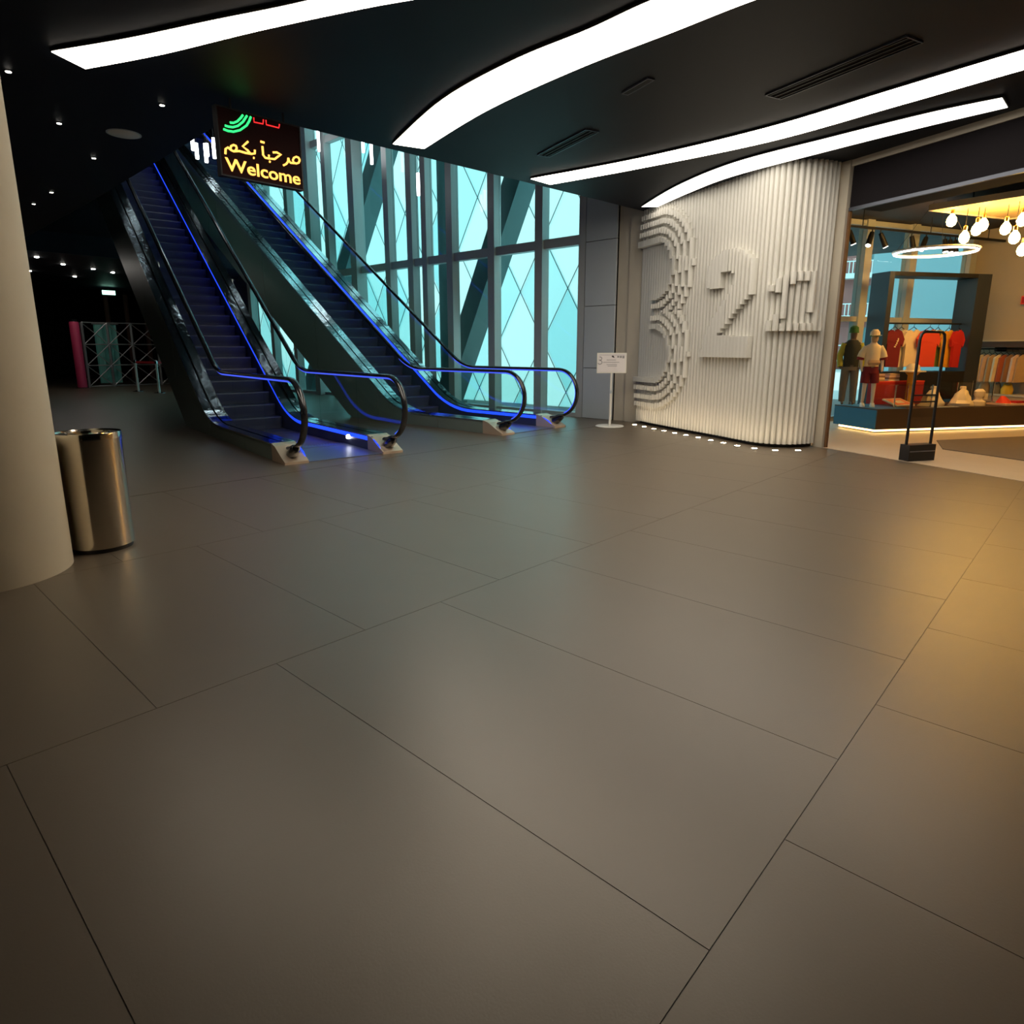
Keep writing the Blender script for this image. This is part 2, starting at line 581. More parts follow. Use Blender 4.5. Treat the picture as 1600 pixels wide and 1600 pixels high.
ONE_I = [(3.46, 2.22), (3.44, 1.86), (3.36, 1.70), (3.76, 1.70), (3.68, 1.84), (3.64, 2.24)]
def depth(u, z):
    """extra relief of the slat face at (u along wall, z)"""
    if u < 1.75 and 0.2 < z < 3.72:
        ct, cb = 2.68, 1.27
        dt, db = seg_d(u, z, ct, .62), seg_d(u, z, cb, .62)
        if u < .47 and 1.68 < z < 2.27:
            return -0.018
        d = min(dt, db)
        if d < .42:
            return -0.018
        if d < 1.0:
            k = (d - .42) / .145
            f = k - int(k)
            return (0.085 - 0.012 * int(k)) if f < .58 else -0.01
        return 0.0
    if in_poly(u, z, TWO):
        return 0.085
    if in_poly(u, z, ONE_I):
        return 0.02
    if in_poly(u, z, ONE_O):
        return 0.075
    return 0.0
SP = 0.076
nsl = int(FU[-1] / SP)
DZ = 0.02
for i in range(nsl):
    u = (i + .5) * SP
    z = 0.05
    runs = []
    while z < CZ - 1e-6:
        z1 = min(z + DZ, CZ)
        d = round(depth(u, (z + z1) / 2), 3)
        if runs and abs(runs[-1][2] - d) < 1e-6:
            runs[-1][1] = z1
        else:
            runs.append([z, z1, d])
        z = z1
    m = MB()
    hw = SP * 0.5
    for a, b, d in runs:
        zm = (a + b) / 2
        if (d == 0.085 and (u < 2.42 or zm < 1.54)) or d == -0.018:
            prof = [fl_pt(u - hw, -0.02), fl_pt(u - hw, d + .03), fl_pt(u, d + .034), fl_pt(u + hw, d + .03), fl_pt(u + hw, -0.02)]
            m.prism([tuple(p) for p in prof], a, b)
            continue
        prof = [fl_pt(u - hw, -0.02), fl_pt(u - hw * .86, d - .004), fl_pt(u - hw * .60, d + .026), fl_pt(u - hw * .2, d + .040), fl_pt(u + hw * .2, d + .040), fl_pt(u + hw * .60, d + .026), fl_pt(u + hw * .86, d - .004), fl_pt(u + hw, -0.02)]
        m.prism([tuple(p) for p in prof], a, b)
    m.build('slat', 'white_slat', flw)

# jamb closing the fluted wall, dark wood edge
def obox(p, d, L0, L1, w0, w1, z0, z1):
    """box along direction d from p: L along d, w along the right normal"""
    d = Vector(d).normalized()
    n = Vector((d.y, -d.x))
    M = Matrix(((d.x, n.x, 0, p[0]), (d.y, n.y, 0, p[1]), (0, 0, 1, 0), (0, 0, 0, 1)))
    return MB().box(L0, L1, w0, w1, z0, z1, M)
SD = Vector((-0.416, -0.909))      # along the shop front, to the right
SN = Vector((0.909, -0.416))       # into the shop
J = Vector((9.57, 2.98))
struct(obox(J, SD, 0.0, 0.17, -.06, .02, 0, CZ).build('trim_3', 'beige_trim'), 'beige jamb at the right end of the fluted wall')
struct(obox(J, SD, 0.172, 0.20, -.06, -.02, 0, 3.12).build('trim_4', 'wood_edge'), 'thin brown wooden edge of the shop opening')
# fascia above the shop opening
struct(obox(J, SD, 0.0, 6.0, -.16, -.0, 3.64, CZ).build('trim_5', 'beige_trim'), 'beige band between black ceiling and shop header')
hdr = struct(obox(J, SD, 0.19, 6.0, -.60, -.02, 3.14, 3.64).build('wall_header', 'hall_black'), 'black header box over the shop opening')
obox(J, SD, 0.19, 6.0, -.04, .0, 3.10, 3.14).build('lip', 'skirt', hdr)

# ---- big round plaster column at the left
col = struct(MB().lathe([(.45, 0), (.45, CZ)], 72, (.56, 4.93, 0)).build('wall_column', 'beige_plaster', None, True), 'big round beige plastered column at the left edge')

# ================================================================== ESCALATORS
TH = math.atan(0.70)
def esc_path(h, K, s0, s1, R0=2.1, n=10):
    """points (s,z) of the line offset h (normal) from the nosing line"""
    k = K - h * math.tan(TH / 2)
    R = max(R0 - h, .3)
    T = R * math.tan(TH / 2)
    pts = [(s0, h)]
    for i in range(n + 1):
        a = TH * i / n
        pts.append((k - T + R * math.sin(a), h + R * (1 - math.cos(a))))
    pts.append((s1, h + (s1 - k) * math.tan(TH)))
    # extra points on long straights
    out = []
    for a, b in zip(pts[:-1], pts[1:]):
        L = math.dist(a, b)
        q = max(1, int(L / .6))
        for j in range(q):
            out.append(line_pt(a, b, j / q))
    out.append(pts[-1])
    return out
def z_at(path, s):
    if s <= path[0][0]:
        return path[0][1]
    for a, b in zip(path[:-1], path[1:]):
        if b[0] >= s:
            return a[1] + (b[1] - a[1]) * (s - a[0]) / (b[0] - a[0] + 1e-9)
    return path[-1][1]

def escalator(label, loc, heading, K, S1, W=1.58):
    root = thing('escalator', label, 'escalator', (loc[0], loc[1], 0), math.radians(heading) - math.pi / 2, 'escalators')
    SW = .27
    deck = esc_path(.20, K, -1, S1 + 1)
    sof = esc_path(-.86, K, -1, S1 + 1, R0=2.1)
    nose = esc_path(0, K, -1, S1 + 1)
    glo = esc_path(.19, K, -1, S1 + 1)
    ghi = esc_path(.99, K, -1, S1 + 1)
    cuts = [0.40, 1.55, 3.3, 5.4, 7.5, 9.6, 11.7, S1]
    for side in (0, 1):
        wx = lambda w: w if side == 0 else W - w
        # outer cladding panels
        for a, b in zip(cuts[:-1], cuts[1:]):
            n = max(3, int((b - a) / .2))
            ss = [a + .004 + (b - a - .008) * i / n for i in range(n + 1)]
            top = [(s, z_at(deck, s)) for s in ss]
            bot = [(s, max(0.0, z_at(sof, s))) for s in ss]
            m = MB()
            for i in range(n):
                q = [bot[i], bot[i + 1], top[i + 1], top[i]]
                m.add([(wx(0), y, z) for y, z in q] + [(wx(.02), y, z) for y, z in q], [(0, 1, 2, 3), (7, 6, 5, 4), (0, 4, 5, 1), (3, 2, 6, 7)] + ([(0, 3, 7, 4)] if i == 0 else []) + ([(1, 5, 6, 2)] if i == n - 1 else []))
            m.build('cladding_panel', 'cladding', root)
        # inner skirt
        m = MB()
        n = 50
        ss = [.3 + (S1 - .3) * i / n for i in range(n + 1)]
        for i in range(n):
            q = [(ss[i], max(.002, z_at(nose, ss[i]) - .32)), (ss[i + 1], max(.002, z_at(nose, ss[i + 1]) - .32)), (ss[i + 1], z_at(deck, ss[i + 1])), (ss[i], z_at(deck, ss[i]))]
            m.add([(wx(SW - .012), y, z) for y, z in q] + [(wx(SW), y, z) for y, z in q], [(0, 1, 2, 3), (7, 6, 5, 4), (0, 4, 5, 1), (3, 2, 6, 7)])
        skirt_o = m.build('skirt', 'skirt', root)
        # decks either side of the glass
        dp = [(0, s, z) for s, z in esc_path(.205, K, .42, S1)]
        for nm, w0, w1 in (('outer_deck', -.012, .115), ('inner_deck', .145, SW + .022)):
            MB().sweep([(wx((w0 + w1) / 2), y, z) for _, y, z in dp], [(-(w1 - w0) / 2, -.008), ((w1 - w0) / 2, -.008), ((w1 - w0) / 2, .012), (-(w1 - w0) / 2, .012)]).build(nm, 'steel_mirror', root)
        # sloping end cap of the newel
        m = MB()
        x0, x1 = sorted((wx(-.012), wx(SW + .01)))
        m.prism([(-.02, 0.0), (-.02, .03), (.10, .085), (.30, .19), (.42, .218), (.42, 0.0)], x0, x1, 'x')
        m.build('end_cap', 'bronze_cap', root)
        m = MB()
        m.tube([(wx(.13), .12, .10), (wx(.13), .02, .16), (wx(.13), -.04, .20)], [.07, .065, .05], 10)
        m.build('handrail_inlet', 'rubber', root, True)
        # glass panels
        gx = wx(.13)
        rc, rr = (.03, .61), .40
        def gl(poly_lo, poly_hi):
            m = MB()
            n_ = len(poly_lo)
            for i in range(n_ - 1):
                q = [poly_lo[i], poly_lo[i + 1], poly_hi[i + 1], poly_hi[i]]
                m.add([(gx - .006, y, z) for y, z in q] + [(gx + .006, y, z) for y, z in q], [(0, 1, 2, 3), (7, 6, 5, 4), (0, 4, 5, 1), (3, 2, 6, 7)] + ([(0, 3, 7, 4)] if i == 0 else []) + ([(1, 5, 6, 2)] if i == n_ - 2 else []))
            m.build('glass_panel', 'rail_glass', root)
        n = 14
        lo, hi = [], []
        for i in range(n + 1):
            y = rc[0] - (rr - .03) * math.cos(math.pi / 2 * i / n)
            dz = math.sqrt(max(0, (rr - .03) ** 2 - (y - rc[0]) ** 2))
            lo.append((y, max(rc[1] - dz, .215)))
            hi.append((y, rc[1] + dz))
        lo += [(.5, .20), (1.0, .20)]
        hi += [(.5, .98), (1.0, .98)]
        gl(lo, hi)
        gcuts = [1.006]
        while gcuts[-1] < S1 - .5:
            gcuts.append(gcuts[-1] + 1.35)
        gcuts[-1] = S1
        for a, b in zip(gcuts[:-1], gcuts[1:]):
            n = 7
            ss = [a + (b - .006 - a) * i / n for i in range(n + 1)]
            gl([(s, z_at(glo, s)) for s in ss], [(s, z_at(ghi, s)) for s in ss])
        # handrail with rounded newel end
        path = [(gx, .20, .17), (gx, .10, .185)]
        n = 18
        for i in range(n + 1):
            an = -math.pi / 2 - math.pi * i / n
            path.append((gx, rc[0] + rr * math.cos(an), rc[1] + rr * math.sin(an)))
        path += [(gx, s, z) for s, z in esc_path(1.01, K, .3, S1)]
        sec = [(.042 * math.cos(a), -.024 * math.sin(a)) for a in [2 * math.pi * k / 12 for k in range(12)]]
        rail_o = MB().sweep(path, sec).build('handrail', 'rubber', root, True)
        sgn = 1 if side == 0 else -1
        lp = path[4:]
        lp = [p for p in lp if p[1] < K + .2]
        # path runs round the newel then up: its inner side carries the blue strip
        MB().sweep(lp, [(sgn * .012 - .006, .026), (sgn * .012 + .006, .026), (sgn * .012 + .006, .040), (sgn * .012 - .006, .040)] if False else [(-.009, -.042), (.009, -.042), (.009, -.020), (-.009, -.020)]).build('handrail_light', 'blue_led_soft', rail_o)
        # skirt light: blue line along the inner deck, dropping at the front
        sx = wx(SW + .005)
        pth = [(sx, .06, .03), (sx, .14, .10), (sx, .24, .14), (sx, .36, .162)] + [(sx, s, z) for s, z in esc_path(.165, K, .5, S1)]
        MB().sweep(pth, [(-.004, -.026), (.004, -.026), (.004, .026), (-.004, .026)]).build('skirt_light', 'blue_led', skirt_o)
    # soffit
    m = MB()
    n = 40
    s_in = next(s / 100 for s in range(0, 2000) if z_at(sof, s / 100) > 0.0)
    ss = [s_in + (S1 - s_in) * i / n for i in range(n + 1)]
    for a, b in zip(ss[:-1], ss[1:]):
        q = [(a, max(0.002, z_at(sof, a))), (b, z_at(sof, b))]
        m.add([(.02, q[0][0], q[0][1]), (W - .02, q[0][0], q[0][1]), (W - .02, q[1][0], q[1][1]), (.02, q[1][0], q[1][1])], [(0, 1, 2, 3)])
    m.build('soffit', 'cladding', root, fix=False)
    # floor plate and comb
    MB().box(SW, W - SW, .02, 1.05, 0.0, .010).build('floor_plate', 'comb', root)
    m = MB().box(SW, W - SW, 1.055, 1.24, 0.0, .014)
    for i in range(24):
        x = SW + .02 + i * (W - 2 * SW - .04) / 23
        m.box(x - .008, x + .008, 1.24, 1.31, 0.0, .012)
    m.build('comb_plate', 'comb', root)
    # steps: one mesh shared by all of them
    sw = W - 2 * SW - .02
    m = MB()
    ncl = 26
    rise, run = .2, .2 / .70
    prof = [(0.0, 0.0), (-.004, -.02), (.006, -.07), (.022, -.14), (.03, -.21)]
    for i in range(len(prof) - 1):
        (y0, z0), (y1, z1) = prof[i], prof[i + 1]
        m.add([(0, y0, z0), (sw, y0, z0), (sw, y1, z1), (0, y1, z1)], [(0, 1, 2, 3)])
    m.add([(0, 0, 0), (sw, 0, 0), (sw, run + .03, 0), (0, run + .03, 0), (0, run + .03, -.03), (sw, run + .03, -.03)], [(0, 1, 2, 3), (3, 2, 5, 4)])
    m.box(0, sw, 0.0, .02, .0005, .003)
    step = m.build('step', 'step_black', root, fix=False)
    step.location = (SW + .01, K, .003)
    i = 1
    while True:
        s = K + i * run
        if s > S1 - .2:
            break
        c = copy_part(step, root)
        c.location = (SW + .01, s, i * rise)
        i += 1
    k = 1
    while K - k * run > 1.35:
        c = copy_part(step, root)
        c.location = (SW + .01, K - k * run, .003 - .002 * k)
        k += 1
    return root

KS = 0.9067
E1 = escalator('nearer left escalator with blue skirt lights rising under the black ceiling edge', (3.70, 7.08), 81.4, 3.43, 13.6, 1.56)
E2 = escalator('farther right escalator with blue skirt lights rising along the glass facade', (7.36, 7.00), 89.75, 2.78, 13.4, 1.60)
# small white lamp in the skirt of the near escalator, green signal on the far one
m = MB().lathe([(.028, 0), (.034, .01), (.034, .045), (.02, .06)], 16)
o = m.build('skirt_lamp', 'lamp_white', E1, True)
o.location = (1.56 - .27 - .02, 1.0, .10)
m = MB().lathe([(.02, 0), (.024, .01), (.018, .03)], 12)
o = m.build('signal_lamp', 'signal_green', E2, True)
o.location = (1.60 - .05, .95, .22)

# ================================================================== CEILING LIGHTS AND FITTINGS
def strip(label, left, right, glow='strip_light', z=CZ - .03, group='curved ceiling light strips'):
    """curved recessed light: diffuser between two edge curves and a slim black frame"""
    A = catmull(left, 10)
    B = catmull(right, 10)
    c = ((A[0][0] + B[0][0]) / 2, (A[0][1] + B[0][1]) / 2, z)
    root = thing('ceiling_light', label, 'ceiling light', c, 0, group)
    n = 40
    def res(P):
        out = []
        for i in range(n + 1):
            t = i / n * (len(P) - 1)
            k = min(int(t), len(P) - 2)
            out.append(line_pt(P[k], P[k + 1], t - k))
        return out
    A, B = res(A), res(B)
    m = MB()
    vs, fs = [], []
    for a, b in zip(A, B):
        vs += [(a[0] - c[0], a[1] - c[1], 0), (b[0] - c[0], b[1] - c[1], 0), (a[0] - c[0], a[1] - c[1], .012), (b[0] - c[0], b[1] - c[1], .012)]
    for i in range(n):
        o = i * 4
        fs += [(o, o + 4, o + 5, o + 1), (o + 2, o + 3, o + 7, o + 6), (o, o + 2, o + 6, o + 4), (o + 1, o + 5, o + 7, o + 3)]
    fs += [(0, 1, 3, 2), (4 * n, 4 * n + 2, 4 * n + 3, 4 * n + 1)]
    m.add(vs, fs).build('diffuser', glow, root)
    fr = MB()
    loop = A + B[::-1]
    fr.tube([(p[0] - c[0], p[1] - c[1], .018) for p in loop], .014, 6, closed=True)
    fr.build('frame', 'black_metal', root)

strip('white curved light strip at the upper left, nearest the round column', [(1.74, 6.64), (2.08, 5.95), (2.40, 5.2), (2.73, 4.44), (3.02, 3.6), (3.14, 2.9)], [(2.02, 6.81), (2.36, 6.03), (2.70, 5.09), (3.06, 4.2), (3.38, 3.5), (3.52, 2.9)])
strip('white curved light strip ending above the escalators, second from the left', [(5.06, 6.55), (4.56, 5.14), (4.38, 4.05), (4.37, 3.25), (4.33, 2.69), (4.36, 2.0), (4.46, 1.3)], [(5.42, 6.42), (5.04, 5.0), (4.87, 3.75), (4.83, 2.82), (4.80, 2.1), (4.88, 1.4)])
strip('long white curved light strip running toward the grey pier, third from the left', [(7.34, 6.40), (7.51, 4.75), (7.46, 3.12), (7.2, 1.84), (7.01, .89), (6.92, .25)], [(7.77, 6.40), (7.91, 4.99), (7.95, 3.31), (7.69, 1.95), (7.47, .93), (7.36, .25)])
strip('white curved light strip closest to the fluted wall', [(9.98, 6.22), (9.09, 5.07), (8.5, 3.94), (8.27, 2.71), (8.13, 1.75), (8.13, 1.14)], [(10.16, 6.02), (9.62, 5.18), (9.13, 4.25), (8.78, 2.86), (8.57, 1.83), (8.47, 1.13)], 'strip_soft')

# LED welcome board hung at the opening edge
BX, BZ, BY = 3.03, 3.01, 6.60
board = thing('led_sign', 'black LED sign with orange Welcome text hanging from the ceiling edge', 'sign', (BX, BY, BZ))
led_panel = MB().box(0, .85, 0.0, .07, 0, .60).build('panel', 'led_board', board)
fr = MB()
fr.box(-.012, 0, -.006, .075, -.012, .612)
fr.box(.85, .862, -.006, .075, -.012, .612)
fr.box(0, .85, -.006, .075, -.012, 0)
fr.box(0, .85, -.006, .075, .60, .612)
fr.build('frame', 'black_metal', board)
for x in (.15, .7):
    MB().tube([(x, .035, .61), (x, .035, CZ - BZ)], .012, 8).build('hanger', 'black_metal', board)
def strokes(name, S, m_, r, dx=.01, dz=-.01):
    mb_ = MB()
    for s in S:
        mb_.tube([(x + dx, -.006, min(z + dz, .588)) for x, z in s], r, 6)
    return mb_.build(name, m_, led_panel, True)
AR = [[(0.825, 0.294), (0.81, 0.266), (0.782, 0.253), (0.753, 0.258), (0.745, 0.279), (0.76, 0.305), (0.787, 0.32), (0.813, 0.316), (0.825, 0.294)], [(0.763, 0.253), (0.717, 0.248), (0.702, 0.262), (0.695, 0.29)], [(0.695, 0.29), (0.690, 0.256), (0.667, 0.227), (0.633, 0.207)], [(0.528, 0.309), (0.571, 0.318), (0.617, 0.304), (0.584, 0.284), (0.542, 0.249), (0.483, 0.243), (0.482, 0.277)], [(0.483, 0.243), (0.441, 0.242), (0.42, 0.264), (0.419, 0.344)], [(0.403, 0.384), (0.442, 0.382)], [(0.48, 0.216), (0.493, 0.213)], [(0.336, 0.293), (0.333, 0.26), (0.299, 0.249), (0.233, 0.246), (0.175, 0.25), (0.117, 0.236)], [(0.272, 0.356), (0.213, 0.3), (0.26, 0.275), (0.287, 0.248)], [(0.152, 0.272), (0.141, 0.25), (0.117, 0.236), (0.095, 0.241), (0.088, 0.259), (0.098, 0.28), (0.122, 0.294), (0.145, 0.29), (0.152, 0.272)], [(0.096, 0.241), (0.063, 0.26), (0.04, 0.242), (0.033, 0.195)], [(0.313, 0.217), (0.324, 0.216)]]
tag(strokes('lettering', AR, 'led_amber', .0105), 'orange Arabic greeting')
GR = [[(0.035, 0.415), (0.077, 0.409), (0.133, 0.414), (0.2, 0.443), (0.27, 0.5), (0.300, 0.545), (0.321, 0.59)], [(0.053, 0.45), (0.087, 0.448), (0.13, 0.453), (0.181, 0.476), (0.236, 0.525), (0.282, 0.59)], [(0.105, 0.488), (0.14, 0.493), (0.178, 0.515), (0.217, 0.555), (0.241, 0.587)]]
tag(strokes('emblem', GR, 'led_green', .0105), 'green arc emblem')
RD = [[(0.351, 0.59), (0.351, 0.549), (0.444, 0.554), (0.451, 0.595)], [(0.478, 0.597), (0.478, 0.555), (0.613, 0.556), (0.622, 0.592)]]
tag(strokes('lettering', RD, 'led_red', .006), 'red lettering cut by the top of the sign')

def text_mesh(txt, size, depth, m_, parent, loc, rot=(math.pi / 2, 0, 0), width=None, bold=0.0, align='LEFT', name='lettering'):
    cu = bpy.data.curves.new('lettering', 'FONT')
    cu.body = txt
    cu.size = size
    cu.extrude = depth
    cu.offset = bold
    cu.align_x = align
    ob = bpy.data.objects.new('tmp', cu)
    COL.objects.link(ob)
    dg = bpy.context.evaluated_depsgraph_get()
    me = bpy.data.meshes.new_from_object(ob.evaluated_get(dg))
    bpy.data.objects.remove(ob)
    o = bpy.data.objects.new(name, me)
    me.name = name
    me.materials.clear()
    me.materials.append(MATS[m_])
    COL.objects.link(o)
    o.parent = parent
    o.location = loc
    o.rotation_euler = rot
    if width:
        xs = [v.co.x for v in me.vertices]
        k = width / (max(xs) - min(xs))
        for v in me.vertices:
            v.co.x = (v.co.x - min(xs)) * k
    return o
text_mesh('Welcome', .165, .003, 'led_amber', led_panel, (.035, -.006, .042), width=.79, bold=.0022)

# downlights, speaker disc, diffusers
def downlight(x, y, label, dim=False, r=.05, z=CZ):
    o = thing('downlight', label, 'downlight', (x, y, z), 0, 'small ceiling downlights')
    MB().lathe([(r * 1.35, -.008), (r * 1.35, 0)], 20).build('ring', 'black_metal', o, True)
    MB().lathe([(r, -.012), (r, -.006)], 20).build('lens', 'down_dim' if dim else 'down_light', o, True)
for x, y, lb in [(1.60, 7.43, 'small downlight beside the top of the round column'), (2.25, 8.66, 'small downlight left of the white ceiling disc'), (2.80, 7.29, 'small downlight in front of the white ceiling disc'), (2.89, 9.86, 'small downlight behind the white ceiling disc'), (3.0, 12.43, 'small downlight in the dark hall, deeper than the ceiling disc'), (3.01, 13.62, 'dim downlight farther down the dark hall')]:
    downlight(x, y, lb, r=.022)
far = [(5.48, 22.56), (4.6, 21.3), (6.4, 23.2), (7.1, 23.8), (5.2, 25.2), (6.6, 26.0)]
for x, y in far:
    o = tag(MB().lathe([(.05, -.012), (.05, 0)], 14).build('downlight', 'hall_light', None, True), 'tiny downlight in the far dark hall above the truss fence', 'downlight', 'downlights of the far hall')
    o.location = (x, y, CZ)
o = thing('ceiling_speaker', 'pale round speaker disc in the black ceiling left of the sign', 'speaker', (2.84, 8.55, CZ))
MB().lathe([(.15, -.012), (.16, -.004), (.16, 0)], 28).build('grille', 'white_paint', o, True)
MB().lathe([(.175, -.006), (.175, 0)], 28).build('rim', 'panel_grey', o, True)
def vent(label, a, b, w):
    d = Vector((b[0] - a[0], b[1] - a[1]))
    L = d.length
    o = thing('air_diffuser', label, 'air vent', (a[0], a[1], CZ), math.atan2(d.y, d.x), 'slot diffusers in the ceiling')
    MB().box(0, L, -w / 2, w / 2, -.006, 0).build('backing', 'hall_black', o)
    f = MB()
    f.box(0, L, -w / 2 - .01, -w / 2, -.016, 0)
    f.box(0, L, w / 2, w / 2 + .01, -.016, 0)
    f.box(-.01, 0, -w / 2 - .01, w / 2 + .01, -.016, 0)
    f.box(L, L + .01, -w / 2 - .01, w / 2 + .01, -.016, 0)
    f.build('frame', 'skirt', o)
    for k in range(3):
        y = -w / 2 + (k + .5) * w / 3
        MB().box(0, L, y - .008, y + .008, -.014, -.004).build('slat', 'black_metal', o)
vent('slot air diffuser in the black ceiling above the long third light strip', (6.68, 2.75), (6.25, 1.5), .20)
vent('slot air diffuser in the black ceiling between the second and third strips', (6.66, 5.6), (6.30, 4.6), .16)
vent('short slot air diffuser in the black ceiling near the second strip', (5.65, 3.75), (5.52, 3.40), .06)

# ================================================================== BIN, STAND SIGN, FLOOR LAMPS
b = thing('waste_bin', 'tall round stainless steel waste bin half behind the beige column', 'bin', (1.225, 5.03, 0))
r = .195
MB().lathe([(r - .012, 0), (r - .012, .03)], 40).build('base_ring', 'black_plastic', b, True)
MB().lathe([(r, .03), (r, .765), (r + .003, .765), (r + .003, .80), (r, .81), (r - .01, .80), (r - .01, .03)], 56, cap=False).build('body', 'steel_brushed', b, True)
MB().lathe([(r - .01, .785), (r - .012, .798), (.125, .798), (.12, .79), (.12, .70)], 48, cap=False).build('lid', 'black_plastic', b, True)
MB().lathe([(.13, .796), (.128, .806), (.116, .806), (.112, .78), (.112, .74)], 48, cap=False).build('opening_ring', 'steel_brushed', b, True)
MB().lathe([(.118, .45), (.118, .46)], 30).build('liner', 'black_plastic', b, True)

FA = math.atan2(-7.0, -10.4)
st = thing('sign_stand', 'white pedestal sign stand in front of the beige jamb', 'sign stand', (9.50, 6.40, 0), math.atan2(10.4, -7.0) + math.pi / 2 - math.pi)
st.rotation_euler.z = -0.83
MB().lathe([(.24, 0), (.25, .008), (.25, .02), (.235, .028)], 36).build('base', 'white_paint', st, True)
MB().lathe([(.022, .028), (.022, .60)], 16).build('lower_pole', 'white_paint', st, True)
MB().lathe([(.028, .59), (.03, .60), (.03, .635), (.028, .645)], 16).build('collar', 'panel_grey', st, True)
MB().lathe([(.017, .64), (.017, .97)], 16).build('upper_pole', 'white_paint', st, True)
fb = MB()
fb.box(-.255, .255, -.02, .012, .94, 1.285)
fb.build('frame', 'white_paint', st)
poster = MB().box(-.235, .235, -.024, -.019, .96, 1.265).build('poster', 'paper', st)
pr = MB()
pr.box(-.22, .22, -.026, -.023, 1.245, 1.250)
for z, w0, w1 in [(1.165, -.09, .07), (1.125, -.15, .13), (1.085, -.09, .09), (1.06, -.07, .09)]:
    pr.box(w0, w1, -.026, -.023, z - .004, z + .004)
pr.build('print_lines', 'ink_grey', poster)
pe = MB()
pe.prism([(-.01, 1.225), (.02, 1.205), (.045, 1.20), (.03, 1.235), (.005, 1.24)], -.027, -.023, 'y')
pe.build('emblem', 'ink_dark', poster)
pe = MB()
pts = []
for k in range(9):
    a = math.radians(110 - k * 30)
    pts.append((-.205 + .032 * math.cos(a), -.026, 1.19 + .028 * math.sin(a)))
for k in range(9):
    a = math.radians(80 - k * 30)
    pts.append((-.205 + .036 * math.cos(a), -.026, 1.125 + .032 * math.sin(a)))
pe.tube(pts, .006, 5)
pe.build('numeral_print', 'ink_grey', poster)
pe = MB()
for k in range(3):
    pe.box(.09 + .045 * k, .125 + .045 * k, -.026, -.023, 1.205 - .006 * k, 1.235)
pe.build('logo_print', 'ink_grey', poster)

UP = [(10.02, 6.21), (9.87, 5.92), (9.72, 5.64), (9.59, 5.37), (9.46, 5.10), (9.35, 4.84), (9.23, 4.57), (9.06, 4.28), (8.93, 4.02), (8.81, 3.76), (8.73, 3.48), (8.75, 3.20), (8.95, 2.97)]
ORD = ['nearest the beige jamb and grey pier', 'second from the beige jamb', 'third from the beige jamb', 'fourth from the beige jamb', 'fifth from the beige jamb', 'sixth from the beige jamb', 'middle one of the row', 'sixth from the shop opening', 'fifth from the shop opening', 'fourth from the shop opening', 'third from the shop opening', 'second from the shop opening', 'nearest the shop opening']
for k, (x, y) in enumerate(UP):
    o = thing('floor_uplight', 'round floor uplight by the fluted wall, ' + ORD[k], 'floor light', (x, y, 0), 0, 'row of floor uplights by the fluted wall')
    MB().lathe([(.052, 0), (.052, .006), (.045, .010)], 20).build('ring', 'steel_mirror', o, True)
    MB().lathe([(.036, .0), (.036, .0115)], 20).build('lens', 'up_light', o, True)

# ================================================================== FAR LEFT HALL
# truss fence
tf = thing('truss_fence', 'grey cross-braced truss fence at the back of the dark hall', 'fence', (6.75, 26.6, 0))
H = 2.25
xs = [0.0, .78, 1.55, 2.4, 3.2]
for x in xs:
    MB().tube([(x, 0, 0), (x, 0, H)], .045, 8).build('post', 'truss_grey', tf)
for z in (.04, .77, 1.5, H):
    MB().tube([(0, 0, z), (xs[-1], 0, z)], .022, 6).build('rail', 'truss_grey', tf)
for a, b2 in zip(xs[:-1], xs[1:]):
    for z0, z1 in ((.04, .77), (.77, 1.5), (1.5, H)):
        MB().tube([(a, -.03, z0), (b2, -.03, z1)], .016, 5).build('brace', 'truss_grey', tf)
        MB().tube([(a, .03, z1), (b2, .03, z0)], .016, 5).build('brace', 'truss_grey', tf)
bn = thing('banner', 'pale mint banner hanging behind the truss fence', 'banner', (7.2, 26.95, 0))
m = MB()
v, f = [], []
for i in range(13):
    x = i * .06
    y = .03 * math.sin(i * 1.3)
    v += [(x, y, .12), (x, y, 2.2), (x, y + .01, .12), (x, y + .01, 2.2)]
for i in range(12):
    o_ = i * 4
    f += [(o_, o_ + 4, o_ + 5, o_ + 1), (o_ + 2, o_ + 3, o_ + 7, o_ + 6), (o_, o_ + 2, o_ + 6, o_ + 4), (o_ + 1, o_ + 5, o_ + 7, o_ + 3)]
m.add(v, f).build('cloth', 'mint_banner', bn)
MB().tube([(-.05, 0, 2.22), (.8, 0, 2.22)], .02, 8).build('rod', 'truss_grey', bn)
MB().box(-.02, .76, -.12, .14, 0, .05).build('foot', 'truss_grey', bn)
pk = thing('padded_post', 'pink padded post at the left end of the truss fence', 'post', (6.52, 26.55, 0))
MB().lathe([(.15, .02), (.15, 2.22), (.13, 2.26)], 20).build('padding', 'pink_paint', pk, True)
MB().lathe([(.17, 0), (.17, .02)], 20).build('base', 'black_metal', pk, True)
MB().lathe([(.09, 2.26), (.09, 2.34)], 16).build('cap', 'black_metal', pk, True)
def stanchion(x, y, label):
    o = thing('stanchion', label, 'stanchion', (x, y, 0), 0, 'belt stanchions in the dark hall')
    MB().lathe([(.17, 0), (.17, .012), (.04, .04)], 24).build('base', 'steel_mirror', o, True)
    MB().lathe([(.035, .03), (.035, .90)], 16).build('pole', 'white_paint', o, True)
    MB().lathe([(.045, .90), (.045, .98), (.03, 1.0)], 16).build('head', 'steel_mirror', o, True)
    return o
s1 = stanchion(7.18, 23.0, 'left white belt stanchion in front of the truss fence')
s2 = stanchion(7.36, 21.7, 'right white belt stanchion in front of the truss fence')
m = MB()
m.box(0, .006, 0.04, 1.28, .90, .965)
o = m.build('belt', 'red_belt', s1)
